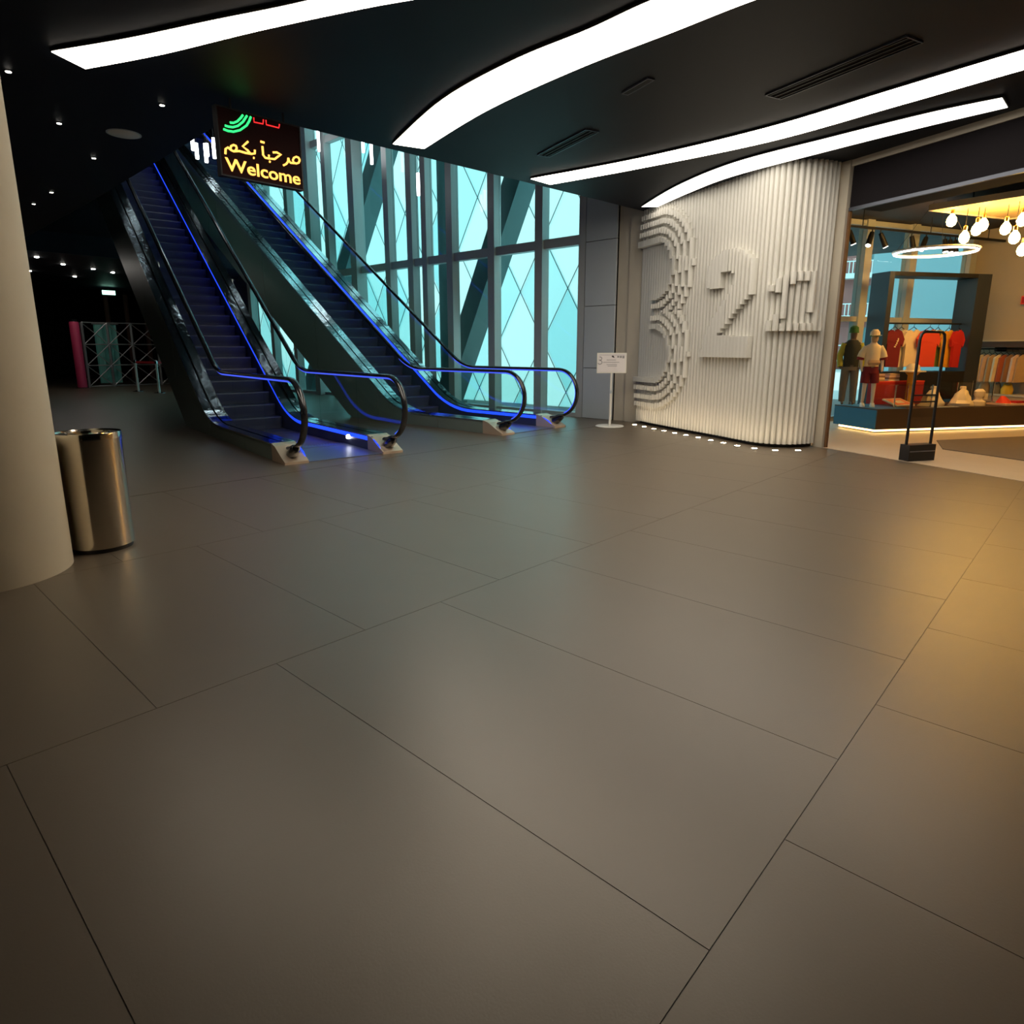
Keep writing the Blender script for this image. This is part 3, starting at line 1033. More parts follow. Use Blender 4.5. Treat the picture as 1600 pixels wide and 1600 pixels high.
o.rotation_euler.z = math.atan2(-1.3, .18) - math.pi / 2
o2 = MB().box(0, .006, 0, .9, .90, .965).build('belt', 'red_belt', s2)
o2.rotation_euler.z = math.radians(-75)
# stage, curtain stripes, exit sign
sg = thing('stage_block', 'low navy stage block left of the pink post', 'stage', (2.6, 30.0, 0))
MB().box(0, 3.4, 0, 1.6, 0, .95).build('body', 'navy_stage', sg)
MB().box(-.03, 3.43, -.03, 1.63, .95, 1.0).build('top', 'brown_curtain', sg)
cu = thing('curtain', 'dark brown curtain strips hanging behind the truss fence', 'curtain', (9.0, 31.5, 0))
for x in (0, .75, 1.5):
    MB().tube([(x, 0, 0.05), (x, .03, 1.8), (x, 0, 3.6)], .09, 8).build('strip', 'brown_curtain', cu)
MB().tube([(-.2, 0, 3.62), (1.8, 0, 3.62)], .03, 8).build('rod', 'black_metal', cu)
ex = thing('exit_sign', 'small glowing green exit sign in the dark hall', 'exit sign', (8.55, 29.4, 3.42))
MB().box(-.22, .22, 0, .06, 0, .16).build('panel', 'exit_green', ex)
MB().box(-.24, .24, .005, .07, -.02, 0).build('casing', 'black_metal', ex)
MB().tube([(0, .03, .16), (0, .03, CZ - 3.42)], .012, 6).build('hanger', 'black_metal', ex)

# chandelier of white tubes above the upper landing
PT = [(6.05, 14.4, 5.30, .4), (6.16, 14.5, 5.18, .3), (6.30, 14.4, 5.12, .36), (6.42, 14.6, 5.30, .25), (6.52, 14.5, 5.26, .3), (6.62, 14.7, 5.40, .32), (6.75, 14.6, 5.48, .36), (10.15, 14.0, 5.75, .45), (10.2, 14.4, 6.1, .5), (10.2, 16.4, 6.5, .5), (9.6, 11.6, 4.6, .45)]
rnd = random.Random(11)
for k in range(18):
    y = rnd.uniform(9, 20)
    PT.append((rnd.uniform(4.2, 10.0), y, rnd.uniform(max(6.9, .42 * y + 1.9), 9.9), rnd.uniform(.4, .8)))
for k, (x, y, z, L) in enumerate(PT):
    lb = 'white tube pendant in the tight cluster left of the LED sign'
    if k >= 7:
        lb = (['white tube pendant before the upper leaning column, lower of the pair', 'white tube pendant before the upper leaning column, upper of the pair', 'white tube pendant just right of the LED sign', 'white tube pendant hanging lowest, above the middle of the glass facade'] + ['white tube pendant high in the escalator void, mirrored in the steel decks'] * 99)[k - 7]
    o = thing('pendant_tube', lb, 'pendant lamp', (x, y, z), 0, 'white tube pendants above the escalators')
    MB().lathe([(.032, 0), (.036, .02), (.036, L)], 12).build('tube', 'chandelier_glow', o, True)
    MB().tube([(0, 0, L), (0, 0, 11 - z)], .006, 5).build('cord', 'black_metal', o)

# ================================================================== SHOP
WD = Vector((.906, -.4226))       # along the side window, into the shop
WN = Vector((-.4226, -.906))      # from the window toward the shop interior
WP = Vector((13.32, 3.84))
def W2(s, n):
    p = WP + WD * s + WN * n
    return (p.x, p.y)
WANG = math.atan2(WD.y, WD.x)
# shop floor
m = MB()
J0 = J + SD * 0.05
fl = [J0, J0 + SD * 6.0, J0 + SD * 6.0 + SN * 12, Vector(W2(9.5, -.2)), Vector(W2(-2.6, -.2))]
m.prism([tuple(p) for p in fl], 0.0, .004)
struct(m.build('floor', 'shop_floor'), 'light beige stone floor of the shop')
mt = thing('floor_mat', 'dark brown mat on the shop floor behind the security gate', 'mat', (0, 0, 0))
m = MB()
m.prism([(11.35, 1.78), (10.42, 1.55), (9.85, .30), (9.6, -1.0), (13.2, -1.0), (13.0, .72)], .004, .014)
m.build('pile', 'shop_mat', mt)
# enclosing wall from the back of the shop to the foyer corner
struct(obox(W2(3.4, 9.0), (-.8, -.6), -.2, 6.5, -.2, 0, 0, CZ).build('wall_right', 'shop_wall'))
# shop ceiling
m = MB()
m.prism([tuple(J + SN * .62), tuple(J + SD * 6 + SN * .62), tuple(J + SD * 6 + SN * 12), W2(9.5, -.3), W2(-2.6, -.3)], 3.66, 3.70)
struct(m.build('ceiling', 'shop_ceiling'), 'dark brown shop ceiling')
# side window wall
win = struct(thing('window_2', 'shop side window with grey frames looking onto apartment blocks', None))
MT = [-2.5, -1.0, .36, 1.57, 3.30]
def wbox(s0, s1, n0, n1, z0, z1):
    M = Matrix(((WD.x, WN.x, 0, WP.x), (WD.y, WN.y, 0, WP.y), (0, 0, 1, 0), (0, 0, 0, 1)))
    return MB().box(s0, s1, n0, n1, z0, z1, M)
for s in MT:
    wbox(s - .09, s + .09, -.08, .10, 0, 3.66).build('mullion', 'mullion', win)
for a, c in zip(MT[:-1], MT[1:]):
    for z in (.04, 1.90, 3.60):
        wbox(a + .09, c - .09, -.05, .07, z - .045, z + .045).build('transom', 'mullion', win)
    wbox(a + .09, c - .09, -.01, .01, .085, 1.855).build('pane', 'facade_glass', win)
    wbox(a + .09, c - .09, -.01, .01, 1.945, 3.555).build('pane', 'facade_glass', win)
# beige back wall
struct(wbox(3.40, 3.60, -.2, 9.0, 0, 3.66).build('wall_back', 'shop_wall'), 'beige plaster back wall of the shop')
struct(wbox(-2.6, -2.4, -.2, .4, 0, 3.66).build('wall_left', 'shop_wall'))
# low display plinth
PD = Vector((.824, -.567)); PN = Vector((.567, .824))
PO = (11.58, 2.69)
PANG = math.atan2(PD.y, PD.x)
pl = thing('display_plinth', 'long low dark brown display plinth with a blue end and warm light below', 'display plinth', (PO[0], PO[1], 0), PANG)
MB().box(0.02, 3.3, 0, .95, .07, .385).build('body', 'plinth_brown', pl)
MB().box(0, .02, 0, .95, .07, .385).build('end_panel', 'plinth_blue', pl)
MB().box(0.0, 3.3, 0, .95, .385, .40).build('top', 'plinth_brown', pl)
MB().box(0.04, .62, .04, .91, .40, .404).build('top_inlay', 'plinth_blue', pl)
MB().box(  .12, 3.2, .12, .85, 0.005, .07).build('base', 'black_metal', pl)
for a, c, d, e in ((.06, 3.2, .06, .09), (.06, .09, .09, .88)):
    MB().box(a, c, d, e, .03, .062).build('glow_strip', 'warm_strip', pl)
def P2(a, b, z=.404):
    p = Vector(PO) + PD * a + PN * b
    return (p.x, p.y, z)

# security gate
g = thing('security_gate', 'black framed clear security gate standing in the shop entrance', 'security gate', (9.185, 1.625, .004), math.atan2(1.52 - 1.73, 9.35 - 9.02))
MB().box(-.20, .20, -.07, .07, 0, .20).build('base', 'black_plastic', g)
MB().box(-.19, .19, -.075, .075, .115, .125).build('base_seam', 'ink_grey', g)
fr = MB()
pth = [(-.185, 0, .20), (-.185, 0, 1.45), (-.17, 0, 1.52), (-.13, 0, 1.55), (.13, 0, 1.55), (.17, 0, 1.52), (.185, 0, 1.45), (.185, 0, .20)]
fr.tube(pth, .017, 8)
fr.build('frame', 'black_plastic', g, True)
MB().box(-.17, .17, -.004, .004, .40, 1.54).build('clear_panel', 'acrylic', g)
for z in (.72, .80):
    MB().box(-.17, .17, -.008, .008, z - .008, z + .008).build('cross_bar', 'black_plastic', g)

# open box rack with hanging shirts
RX, RY = P2(.90, 1.04)[:2]
rk = thing('clothes_rack', 'tall navy open box clothes rack behind the plinth', 'clothes rack', (RX, RY, 0), PANG)
RW, RH, RD_ = 2.16, 2.66, .42
MB().box(0, .10, 0, RD_, 0.004, RH).build('side_panel', 'rack_navy', rk)
MB().box(RW - .30, RW, 0, RD_, 0.004, RH).build('side_panel', 'rack_navy', rk)
MB().box(.10, RW - .30, 0, RD_, RH - .07, RH).build('top_panel', 'black_metal', rk)
MB().box(.10, RW - .30, 0, RD_, .45, .95).build('base_cabinet', 'black_metal', rk)
MB().tube([(.10, .22, 1.80), (RW - .30, .22, 1.80)], .014, 8).build('hanging_rail', 'black_metal', rk)
def shirt(parent_loc, rz, m_, label, w=.46, h=.66, twist=0.0, print_=None, group='shirts on the box rack', cat='shirt', thick=.05, hanger=True, sleeve=True):
    o = thing('hanging_shirt', label, cat, parent_loc, rz + twist, group)
    hw = w / 2
    if sleeve:
        poly = [(-hw * .62, -h), (hw * .62, -h), (hw * .64, -.24), (hw * .82, -.30), (hw * 1.0, -.17), (hw * .66, -.03), (hw * .26, .0), (0, -.05), (-hw * .26, .0), (-hw * .66, -.03), (-hw * 1.0, -.17), (-hw * .82, -.30), (-hw * .64, -.24)]
    else:
        poly = [(-hw * .7, -h), (hw * .7, -h), (hw * .6, -.05), (hw * .25, 0), (-hw * .25, 0), (-hw * .6, -.05)]
    m = MB().prism(poly, -thick / 2, thick / 2, 'y')
    # soft folds: push hem in and out
    m.v = [(x, y + .018 * math.sin(x * 26) * min(1, max(0, -z) / .4), z + .008 * math.sin(x * 40)) for x, y, z in m.v]
    cl_ = m.build('cloth', m_, o)
    if hanger:
        hg_ = MB().tube([(-hw * .5, 0, -.02), (0, 0, .05), (hw * .5, 0, -.02)], .007, 5).build('hanger', 'black_metal', o)
        MB().tube([(0, 0, .05), (0, 0, .08), (.018, 0, .095), (0, 0, .112)], .004, 5).build('hook', 'black_metal', hg_)
    if print_:
        pm = MB()
        for k, (x, z, a, b_) in enumerate(print_):
            pm.box(x - a, x + a, -thick / 2 - .022, -thick / 2 - .018, z - b_, z + b_)
        pm.build('print', 'cream_cloth', cl_)
    return o
def R2(a, b, z):
    c, s = math.cos(PANG), math.sin(PANG)
    return (RX + a * c - b * s, RY + a * s + b * c, z)
PR = [(.06, -.17, .012, .02), (.05, -.20, .02, .012), (.035, -.24, .015, .014), (.02, -.27, .018, .01), (.0, -.30, .02, .012), (.045, -.22, .006, .03)]
shirt(R2(.36, .14, 1.69), PANG, 'maroon', 'maroon shirt with small white print, leftmost on the box rack', print_=PR, twist=.1)
shirt(R2(.66, .31, 1.69), PANG, 'cream_cloth', 'cream shirt next to the maroon shirt on the box rack', w=.42)
shirt(R2(.82, .20, 1.69), PANG, 'cream_cloth', 'second cream shirt, just left of the large red shirt', w=.42, twist=-.1)
shirt(R2(1.06, .09, 1.69), PANG, 'scarlet', 'large bright red shirt in the middle of the box rack', w=.50)
shirt(R2(1.42, .27, 1.69), PANG, 'olive', 'olive green shirt right of the large red shirt', w=.42, twist=.2)
shirt(R2(1.57, .18, 1.68), PANG, 'mustard', 'mustard yellow shirt between the green and crimson shirts', w=.38, twist=.1)
shirt(R2(1.69, .09, 1.68), PANG, 'crimson', 'crimson shirt, rightmost on the box rack', w=.32, twist=.1)

# mannequins
def mannequin(label, loc, rz, sc, skin, parts):
    o = thing('mannequin', label, 'mannequin', loc, rz)
    o.scale = (sc, sc, sc)
    me = bpy.data.meshes.new('body')
    J_ = [(0, 0, .90), (0, 0, 1.10), (0, 0, 1.30), (0, 0, 1.42), (0, 0, 1.50), (0, -.01, 1.58), (0, -.01, 1.70),
          (.09, 0, .84), (.10, -.01, .48), (.11, .01, .08), (.11, -.10, .03),
          (-.09, 0, .84), (-.10, -.01, .48), (-.11, .01, .08), (-.11, -.10, .03),
          (.17, 0, 1.38), (.23, .02, 1.12), (.22, -.06, .92), (.215, -.08, .82),
          (-.17, 0, 1.38), (-.23, .02, 1.12), (-.22, -.06, .92), (-.215, -.08, .82)]
    Ed = [(0, 1), (1, 2), (2, 3), (3, 4), (4, 5), (5, 6), (0, 7), (7, 8), (8, 9), (9, 10), (0, 11), (11, 12), (12, 13), (13, 14), (3, 15), (15, 16), (16, 17), (17, 18), (3, 19), (19, 20), (20, 21), (21, 22)]
    Rr = [.12, .11, .135, .10, .055, .085, .075, .085, .06, .04, .035, .085, .06, .04, .035, .055, .042, .032, .03, .055, .042, .032, .03]
    me.from_pydata(J_, Ed, [])
    bo = bpy.data.objects.new('body', me)
    COL.objects.link(bo)
    bo.parent = o
    sk = bo.modifiers.new('skin', 'SKIN')
    sk.use_smooth_shade = True
    for i, rr_ in enumerate(Rr):
        me.skin_vertices[0].data[i].radius = (rr_, rr_ * .85)
    me.skin_vertices[0].data[0].use_root = True
    ss = bo.modifiers.new('sub', 'SUBSURF')
    ss.levels = 1
    ss.render_levels = 2
    me.materials.append(MATS[skin])
    parts(o)
    return o
def kid_clothes(o):
    m = MB().rings([(0, 0, .92, .16, .13), (0, 0, 1.05, .155, .13), (0, 0, 1.25, .17, .14), (0, 0, 1.38, .19, .13), (0, 0, 1.46, .09, .09)])
    for s in (-1, 1):
        m.tube([(s * .13, 0, 1.39), (s * .22, .01, 1.26), (s * .245, .01, 1.16)], [.085, .08, .085], 10)
    m.build('shirt', 'cream_cloth', o, True)
    m = MB()
    for s in (-1, 1):
        m.tube([(s * .24, .01, 1.20), (s * .25, .01, 1.10)], [.075, .08], 10)
    m.build('sleeve_lining', 'maroon', o, True)
    m = MB().rings([(0, 0, .80, .165, .13), (0, 0, .95, .16, .13)])
    for s in (-1, 1):
        m.tube([(s * .085, 0, .86), (s * .11, 0, .56)], [.10, .10], 12)
    m.build('shorts', 'maroon', o, True)
    MB().rings([(0, -.16, .98, .11, .05), (0, -.17, 1.04, .14, .07), (0, -.16, 1.10, .12, .05)]).build('waist_bag', 'tan_cloth', o, True)
    m = MB().rings([(0, -.01, 1.66, .105, .11), (0, -.01, 1.74, .10, .105), (0, -.01, 1.80, .05, .05)])
    m.box(-.09, .09, -.21, -.08, 1.655, 1.67)
    m.build('cap', 'cream_cloth', o, True)
    MB().rings([(0, -.01, 1.64, .108, .113), (0, -.01, 1.665, .108, .113)]).build('cap_band', 'green_cloth', o, True)
    m = MB().rings([(0, -.05, 1.50, .03, .03), (0, -.055, 1.53, .06, .05), (0, -.055, 1.58, .075, .055), (0, -.05, 1.64, .075, .055)])
    m.rings([(0, -.105, 1.555, .012, .012), (0, -.112, 1.575, .012, .016), (0, -.103, 1.60, .007, .01)], 8)
    m.build('face', 'tan_cloth', o, True)
    for s in (-1, 1):
        MB().rings([(s * .11, -.03, .0, .05, .11), (s * .11, -.03, .04, .05, .11), (s * .11, .0, .09, .045, .055)]).build('shoe', 'white_paint', o, True)
CA = math.atan2(12.5, -3.1) - math.pi
mannequin('child sized mannequin in cream shirt, cap and maroon shorts on the plinth', P2(.18, .42), -1.05, .70, 'mannequin_skin', kid_clothes)
def jacket_clothes(o):
    m = MB().rings([(0, 0, .88, .17, .13), (0, 0, 1.1, .165, .13), (0, 0, 1.36, .20, .14), (0, 0, 1.48, .10, .10)])
    m.build('jacket', 'dark_cloth', o, True)
    m = MB()
    for s in (-1, 1):
        m.tube([(s * .15, 0, 1.40), (s * .24, .02, 1.12), (s * .23, -.07, .88)], [.08, .07, .06], 10)
    m.build('sleeves', 'lime_cloth', o, True)
    m = MB().rings([(0, 0, .80, .165, .13), (0, 0, .92, .16, .13)])
    for s in (-1, 1):
        m.tube([(s * .09, 0, .86), (s * .11, 0, .48), (s * .115, 0, .08)], [.10, .085, .065], 12)
    m.build('trousers', 'grey_cloth', o, True)
    MB().rings([(0, -.01, 1.64, .105, .11), (0, -.01, 1.76, .09, .1), (0, -.01, 1.80, .04, .04)]).build('cap', 'green_cloth', o, True)
mannequin('mannequin in dark jacket with yellow green sleeves beside the fluted wall edge', P2(.10, .80), -1.1, .74, 'mannequin_dark', jacket_clothes)

# acrylic cases and small goods on the plinth
def case(label, a, b, w, d, h, z=.404):
    o = thing('acrylic_case', label, 'display case', P2(a, b, z), PANG, 'clear acrylic cases on the plinth')
    t = .008
    for nm, bx in (('pane', (0, w, 0, t, 0, h)), ('pane', (0, w, d - t, d, 0, h)), ('pane', (0, t, t, d - t, 0, h)), ('pane', (w - t, w, t, d - t, 0, h)), ('pane', (0, w, 0, d, h, h + t))):
        MB().box(*bx).build(nm, 'acrylic', o)
    e = MB()
    for x in (0, w):
        for y in (0, d):
            e.box(x - .008, x + .008, y - .008, y + .008, 0, h + .01)
    e.build('edges', 'steel_mirror', o)
    return o
case('clear acrylic case holding an orange book near the plinth blue end', .42, .10, .72, .5, .36)
case('clear acrylic case with small goods at the middle of the plinth', 2.02, .46, .78, .42, .37)
o = thing('book', 'orange and white picture book lying tilted in the acrylic case', 'book', P2(.55, .18, .414), PANG + .15)
M = Matrix.Rotation(math.radians(18), 4, 'X')
MB().box(0, .42, 0, .30, 0, .022, M).build('cover', 'cream_cloth', o)
MB().box(.03, .39, .03, .27, .022, .025, M).build('cover_print', 'orange_print', o)
MB().box(.12, .30, .09, .2, .025, .027, M).build('cover_picture', 'cream_cloth', o)
def cloth_pile(label, a, b, w, d, h, m_, seed, z=.404):
    o = thing('folded_cloth', label, 'clothing', P2(a, b, z), PANG, 'garments laid on the plinth')
    rr_ = random.Random(seed)
    rg = []
    for k in range(7):
        t = k / 6
        f_ = (1 - t) ** .7 * .9 + .1
        rg.append((rr_.uniform(-.02, .02), rr_.uniform(-.02, .02), h * t, w / 2 * f_, d / 2 * f_))
    m = MB().rings(rg, 16)
    m.v = [(x * (1 + .10 * math.sin(7 * math.atan2(y, x) + z_ * 20)), y * (1 + .10 * math.sin(6 * math.atan2(y, x))), z_) for x, y, z_ in m.v]
    m.build('cloth', m_, o, True)
    MB().rings([(0, 0, h * .96, .05, .05), (0, 0, h + .03, .045, .04)], 10).build('collar', m_, o, True)
    return o
cloth_pile('cream shirt draped over a stand behind the security gate', 1.42, .36, .42, .34, .30, 'cream_cloth', 1)
cloth_pile('cream shirt heaped in a peak right of the security gate', 1.88, .22, .40, .34, .30, 'cream_cloth', 2)
o = thing('red_display_block', 'red display block behind the cream shirts on the plinth', 'display block', P2(.62, .76), PANG)
MB().box(0, 1.0, 0, .18, 0, .38).build('body', 'crimson', o)
MB().box(-.01, 1.01, 0, .18, .38, .40).build('top', 'scarlet', o)
o = thing('hat_stand', 'cream hat on an orange column stand behind the security gate', 'display stand', P2(1.24, .65), PANG)
MB().lathe([(.10, 0), (.07, .05), (.07, .50), (.12, .56)], 18).build('column', 'mustard', o, True)
MB().lathe([(.20, .56), (.20, .575), (.11, .59), (.10, .66), (.06, .70)], 22).build('hat', 'cream_cloth', o, True)
o = thing('figurine', 'small cream bust figurine beside the second acrylic case', 'figurine', P2(2.22, .20), PANG)
MB().rings([(0, 0, 0, .12, .09), (0, 0, .07, .12, .09), (0, 0, .10, .06, .05), (0, 0, .14, .05, .05)]).build('bust', 'cream_cloth', o, True)
MB().rings([(0, 0, .13, .05, .05), (0, 0, .18, .085, .08), (0, 0, .24, .085, .08), (0, 0, .28, .04, .04)]).build('head', 'cream_cloth', o, True)
m = MB()
m.box(.06, .15, -.03, .03, .10, .20)
m.build('handle', 'cream_cloth', o)
o = thing('shoe_pair', 'pair of grey trainers inside the second acrylic case', 'shoes', P2(2.42, .60), PANG)
for k in (0, .12):
    MB().rings([(0, k, 0, .13, .045), (.0, k, .03, .13, .045), (-.05, k, .07, .07, .04), (-.07, k, .10, .04, .035)]).build('shoe', 'panel_grey', o, True)
o = thing('sunglasses_tray', 'pink and red goods lying on a tray at the right of the plinth', 'tray', P2(2.62, .04), PANG)
MB().box(0, .62, 0, .36, 0, .03).build('tray', 'rose_cloth', o)
MB().rings([(.18, .2, .03, .10, .12), (.18, .2, .07, .09, .1), (.15, .2, .15, .03, .03)]).build('cap', 'scarlet', o, True)
MB().box(.32, .60, .08, .3, .03, .06).build('box', 'crimson', o)
for k, (a, nm) in enumerate(((.62, 'left'), (.92, 'right'))):
    o = thing('folded_stack', 'stack of folded brown and cream shirts on the red block, %s one' % nm, 'clothing', P2(a + .06, .85, .804), PANG)
    for q in range(4):
        MB().box(-.10 + .005 * q, .12 - .004 * (q % 2), -.08, .09, q * .032, q * .032 + .028).build('shirt', ['tan_cloth', 'cream_cloth', 'brown_cloth', 'rose_cloth'][(q + k) % 4], o)
o = thing('price_sheet', 'grey information sheet lying on the plinth edge by the security gate', 'sheet', P2(1.18, .02), PANG)
MB().box(0, .46, 0, .12, 0, .006).build('sheet', 'panel_grey', o)
MB().box(.03, .42, .03, .09, .006, .008).build('print', 'ink_grey', o)

# right hand wall rail with garments
RL = wbox
rr0 = 3.40
sh = thing('wall_rail', 'dark wall shelf with hanging rail on the beige shop wall', 'shelf', (0, 0, 0))
wbox(3.02, 3.40, 0.52, 5.5, 1.38, 1.49).build('shelf', 'plinth_brown', sh)
wbox(3.0, 3.40, .50, 5.5, 1.49, 1.52).build('shelf_top', 'beige_trim', sh)
for n_ in (.9, 3.0, 5.2):
    wbox(3.1, 3.4, n_ - .02, n_ + .02, 1.30, 1.38).build('bracket', 'black_metal', sh)
pa, pb = W2(3.10, .54), W2(3.10, 5.4)
MB().tube([(pa[0], pa[1], 1.35), (pb[0], pb[1], 1.35)], .012, 8).build('rail', 'black_metal', sh)
GN = [('lime_cloth', 'yellow green garment, leftmost on the wall rail'), ('cream_cloth', 'cream garment second from the left on the wall rail'), ('rose_cloth', 'pale pink garment third from the left on the wall rail'), ('tan_cloth', 'tan garment fourth from the left on the wall rail'), ('cream_cloth', 'cream garment left of the brick red one on the wall rail'), ('brick_cloth', 'brick red garment on the wall rail'), ('brown_cloth', 'brown garment right of the brick red one'), ('rose_cloth', 'pale rose garment at the right of the wall rail'), ('tan_cloth', 'tan garment last on the wall rail at the frame edge')]
for k, (m_, lb) in enumerate(GN):
    p = W2(3.08, .60 + k * .105)
    shirt((p[0], p[1], 1.235), WANG - math.pi / 2 + math.pi, m_, lb, w=.36, h=.50, twist=1.0 + .1 * math.sin(k * 2.1), group='garments on the wall rail', cat='garment', thick=.06, sleeve=False)
lowt = thing('low_table', 'low beige cabinet below the garments on the shop wall', 'cabinet', (0, 0, 0))
wbox(2.9, 3.40, .7, 5.4, .004, .47).build('body', 'tan_cloth', lowt)
wbox(2.88, 3.40, .68, 5.42, .47, .50).build('top', 'beige_trim', lowt)
def bag(label, n_, m_, w=.34, h=.26, s=3.1):
    p = W2(s, n_)
    o = thing('shoulder_bag', label, 'bag', (p[0], p[1], .50), WANG - math.pi / 2, 'bags on the low cabinet')
    MB().rings([(0, 0, 0, w / 2, .08), (0, 0, h * .5, w / 2 * 1.05, .09), (0, 0, h, w / 2 * .8, .03)]).build('pouch', m_, o, True)
    MB().tube([(w / 2 * math.cos(a) * .7, 0, h * .9 + .05 * math.sin(a)) for a in [math.pi * k / 10 for k in range(11)]], .012, 6).build('strap', m_, o, True)
bag('tan bag with dark straps, leftmost on the low cabinet', .80, 'tan_cloth', .18, .22)
bag('grey bag in the middle of the low cabinet', 1.02, 'grey_cloth', .16, .2)
bag('mustard yellow bag right on the low cabinet', 1.22, 'yellow_bag', .2, .18)
rd = thing('wall_sign', 'small red sign box on the beige shop wall', 'sign', (*W2(3.33, 1.32), 2.18), WANG)
MB().box(-.04, .07, -.2, .22, 0, .15).build('box', 'scarlet', rd)
MB().box(-.045, -.04, -.18, .2, .02, .13).build('face', 'crimson', rd)

# pendant bulbs under a lit wooden raft
raft = thing('wood_raft', 'yellow lit wooden raft hung under the dark shop ceiling', 'ceiling panel', (0, 0, 0))
RA = [(12.05, 2.40), (13.75, 1.60), (13.4, -1.6), (11.3, -1.2)]
MB().prism(RA, 3.44, 3.49).build('board', 'wood_panel', raft)
for a, c in zip(RA, RA[1:] + RA[:1]):
    d = Vector((c[0] - a[0], c[1] - a[1]))
    obox(a, d, 0, d.length, -.02, .02, 3.42, 3.51).build('edge', 'beige_trim', raft)
for q in ((12.3, 1.9), (13.2, 1.4), (12.0, -.8), (13.0, -1.0)):
    MB().tube([(q[0], q[1], 3.49), (q[0], q[1], 3.66)], .012, 6).build('hanger', 'black_metal', raft)
def bulb(x, y, z, label, grp='warm pendant bulbs in the shop'):
    o = thing('pendant_bulb', label, 'pendant bulb', (x, y, z), 0, grp)
    MB().lathe([(.02, -.085), (.055, -.06), (.07, -.01), (.06, .04), (.03, .085), (.022, .10)], 16).build('globe', 'bulb', o, True)
    MB().lathe([(.024, .10), (.028, .11), (.028, .16), (.012, .175)], 12).build('socket', 'brass', o, True)
    MB().tube([(0, 0, .17), (0, 0, 3.44 - z)], .005, 5).build('cord', 'black_metal', o)
BL = [(12.31, 2.14, 3.28, 'warm bulb hanging highest and leftmost over the ring lamp'), (12.34, 1.95, 3.02, 'warm bulb hanging lowest at the left of the cluster'), (12.36, 1.81, 3.12, 'warm bulb left of a close pair in the cluster'), (12.46, 1.75, 3.19, 'warm bulb right of a close pair in the cluster'), (12.42, 1.46, 3.10, 'warm bulb in the right group with a gap to its left'), (12.26, 1.32, 2.94, 'warm bulb low in the right group'), (12.44, 1.28, 3.20, 'warm bulb high at the frame edge'), (12.62, 1.24, 2.80, 'warm bulb hanging lowest at the frame edge')]
for x, y, z, lb in BL:
    bulb(x, y, z, lb)
for x, y, z in [(12.3, .9, 3.1), (12.5, .5, 2.95), (12.1, .6, 3.15), (12.2, .1, 3.0), (12.6, -.2, 3.1), (12.0, -.4, 3.0)]:
    bulb(x, y, z, 'warm bulb of the cluster continuing beyond the right frame edge')
# ring lamp
rg_ = thing('ring_lamp', 'glowing white ring lamp hanging in front of the shop window', 'ring lamp', (12.72, 2.38, 2.88))
N_ = 48
MB().tube([(.58 * math.cos(2 * math.pi * k / N_), .58 * math.sin(2 * math.pi * k / N_), 0) for k in range(N_)], .014, 8, closed=True).build('ring', 'ring_glow', rg_, True)
MB().tube([(.605 * math.cos(2 * math.pi * k / N_), .605 * math.sin(2 * math.pi * k / N_), .03) for k in range(N_)], .012, 6, closed=True).build('housing', 'white_paint', rg_, True)
for k in range(3):
    a = 2 * math.pi * k / 3
    MB().tube([(.58 * math.cos(a), .58 * math.sin(a), .03), (.1 * math.cos(a), .1 * math.sin(a), 3.655 - 2.88)], .003, 4).build('wire', 'black_metal', rg_)
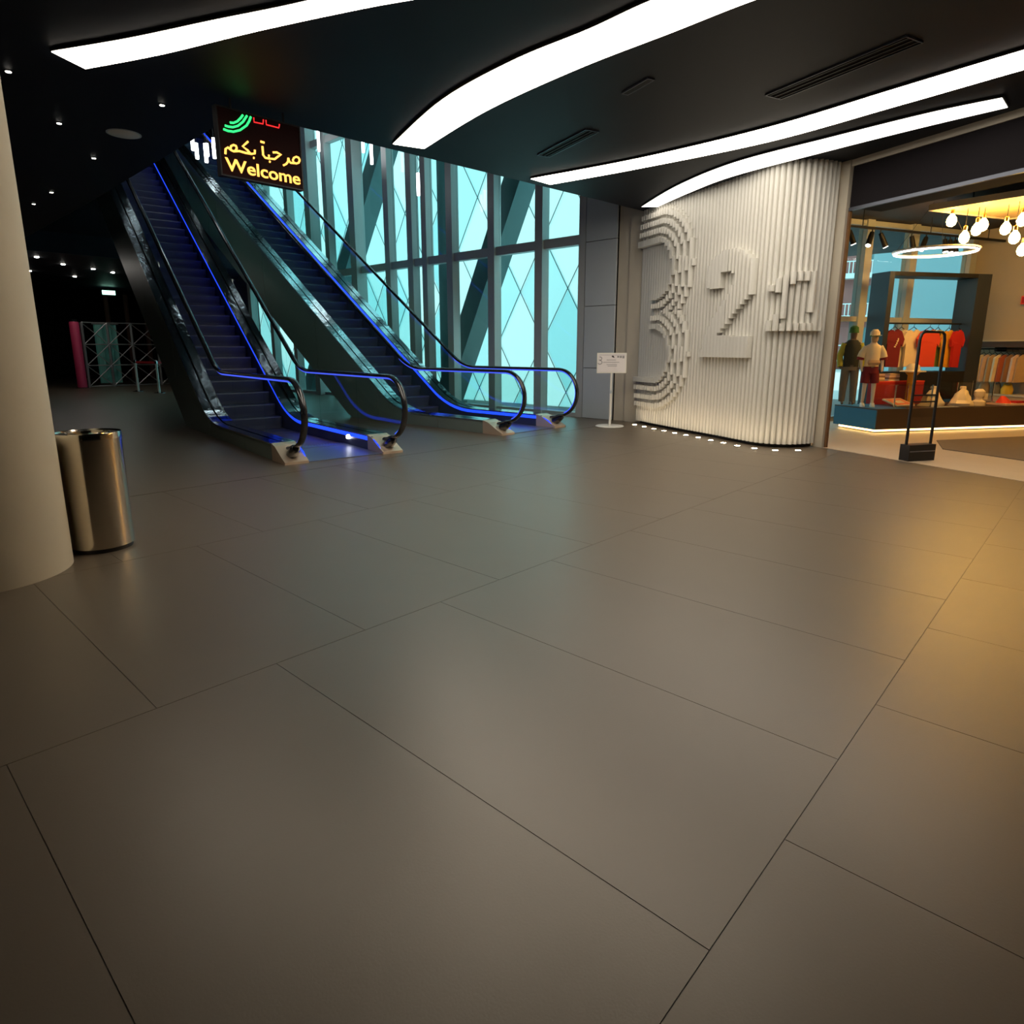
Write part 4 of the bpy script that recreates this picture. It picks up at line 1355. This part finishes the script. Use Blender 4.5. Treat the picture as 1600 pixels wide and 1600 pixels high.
# track with spot heads
tr = thing('light_track', 'black light track along the shop window top', 'light track', (0, 0, 0))
wbox(-1.0, 3.3, .62, .66, 3.36, 3.40).build('rail', 'black_metal', tr)
for s in (-.5, 1.2, 2.8):
    p = W2(s, .64)
    MB().tube([(p[0], p[1], 3.40), (p[0], p[1], 3.66)], .008, 5).build('hanger', 'black_metal', tr)
SPOT = [(-.80, .3, 'leftmost spot head on the shop track'), (-.26, -.4, 'left head of the close pair on the shop track'), (-.06, .4, 'right head of the close pair on the shop track'), (.72, .1, 'spot head in front of the window mullion'), (1.10, -.5, 'tilted single spot head right of the mullion'), (1.60, .0, 'first of three spot heads above the ring lamp'), (1.74, .0, 'second of three spot heads above the ring lamp'), (1.88, .0, 'third of three spot heads above the ring lamp')]
for s, tl, lb in SPOT:
    p = W2(s, .64)
    o = thing('spot_head', lb, 'spot light', (p[0], p[1], 3.36), WANG, 'spot heads on the shop track')
    MB().tube([(0, 0, 0), (0, 0, -.06)], .01, 6).build('stem', 'black_metal', o)
    d = Vector((tl * .28, -.04, -.22))
    q = Vector((0, 0, -.05))
    MB().tube([tuple(q), tuple(q + d * .3), tuple(q + d)], [.036, .044, .048], 12).build('barrel', 'black_metal', o, True)
    MB().tube([tuple(q + d), tuple(q + d * 1.03)], .04, 12).build('lens', 'down_light', o, True)

# ================================================================== OUTSIDE THE SHOP WINDOW
struct(MB().box(10.8, 90, -40, 60, -.4, -.2).build('ground', 'outside_ground'), 'pale ground outside')
bd = thing('apartment_block', 'brick red apartment block with white balconies outside the shop window', 'building', (54.0, 15.4, -.2), math.radians(15))
MB().box(0, 6, -6.2, 7.2, 0, 18.5).build('wall', 'brick_wall', bd)
for fl_ in range(6):
    z = .6 + fl_ * 3.0
    for y in (-6.0, -2.7, .6, 3.9):
        f_ = MB().box(-1.0, 0, y, y + 3.1, z, z + .35).build('balcony', 'balcony_white', bd)
        rl_ = MB()
        for k in range(13):
            rl_.box(-.98, -.94, y + .05 + k * .245, y + .11 + k * .245, z + .28, z + 1.15)
        rl_.box(-.99, -.93, y, y + 3.1, z + 1.15, z + 1.22)
        rl_.build('railing', 'balcony_white', f_)
        MB().box(-.05, .02, y + .6, y + 1.5, z + 1.3, z + 2.5).build('window', 'column_steel', bd)
tw = thing('plain_building', 'plain pale blue building outside the shop window', 'building', (27.0, 6.95, -.2), math.radians(-25))
MB().box(0, 14, -10, 0, 0, 9).build('wall', 'tower_blue', tw)
MB().box(-.2, 14.2, -10.2, .2, 9, 9.3).build('parapet', 'balcony_white', tw)
MB().box(-.04, .02, -5.2, -4.4, 3.2, 4.2).build('window', 'balcony_white', tw)
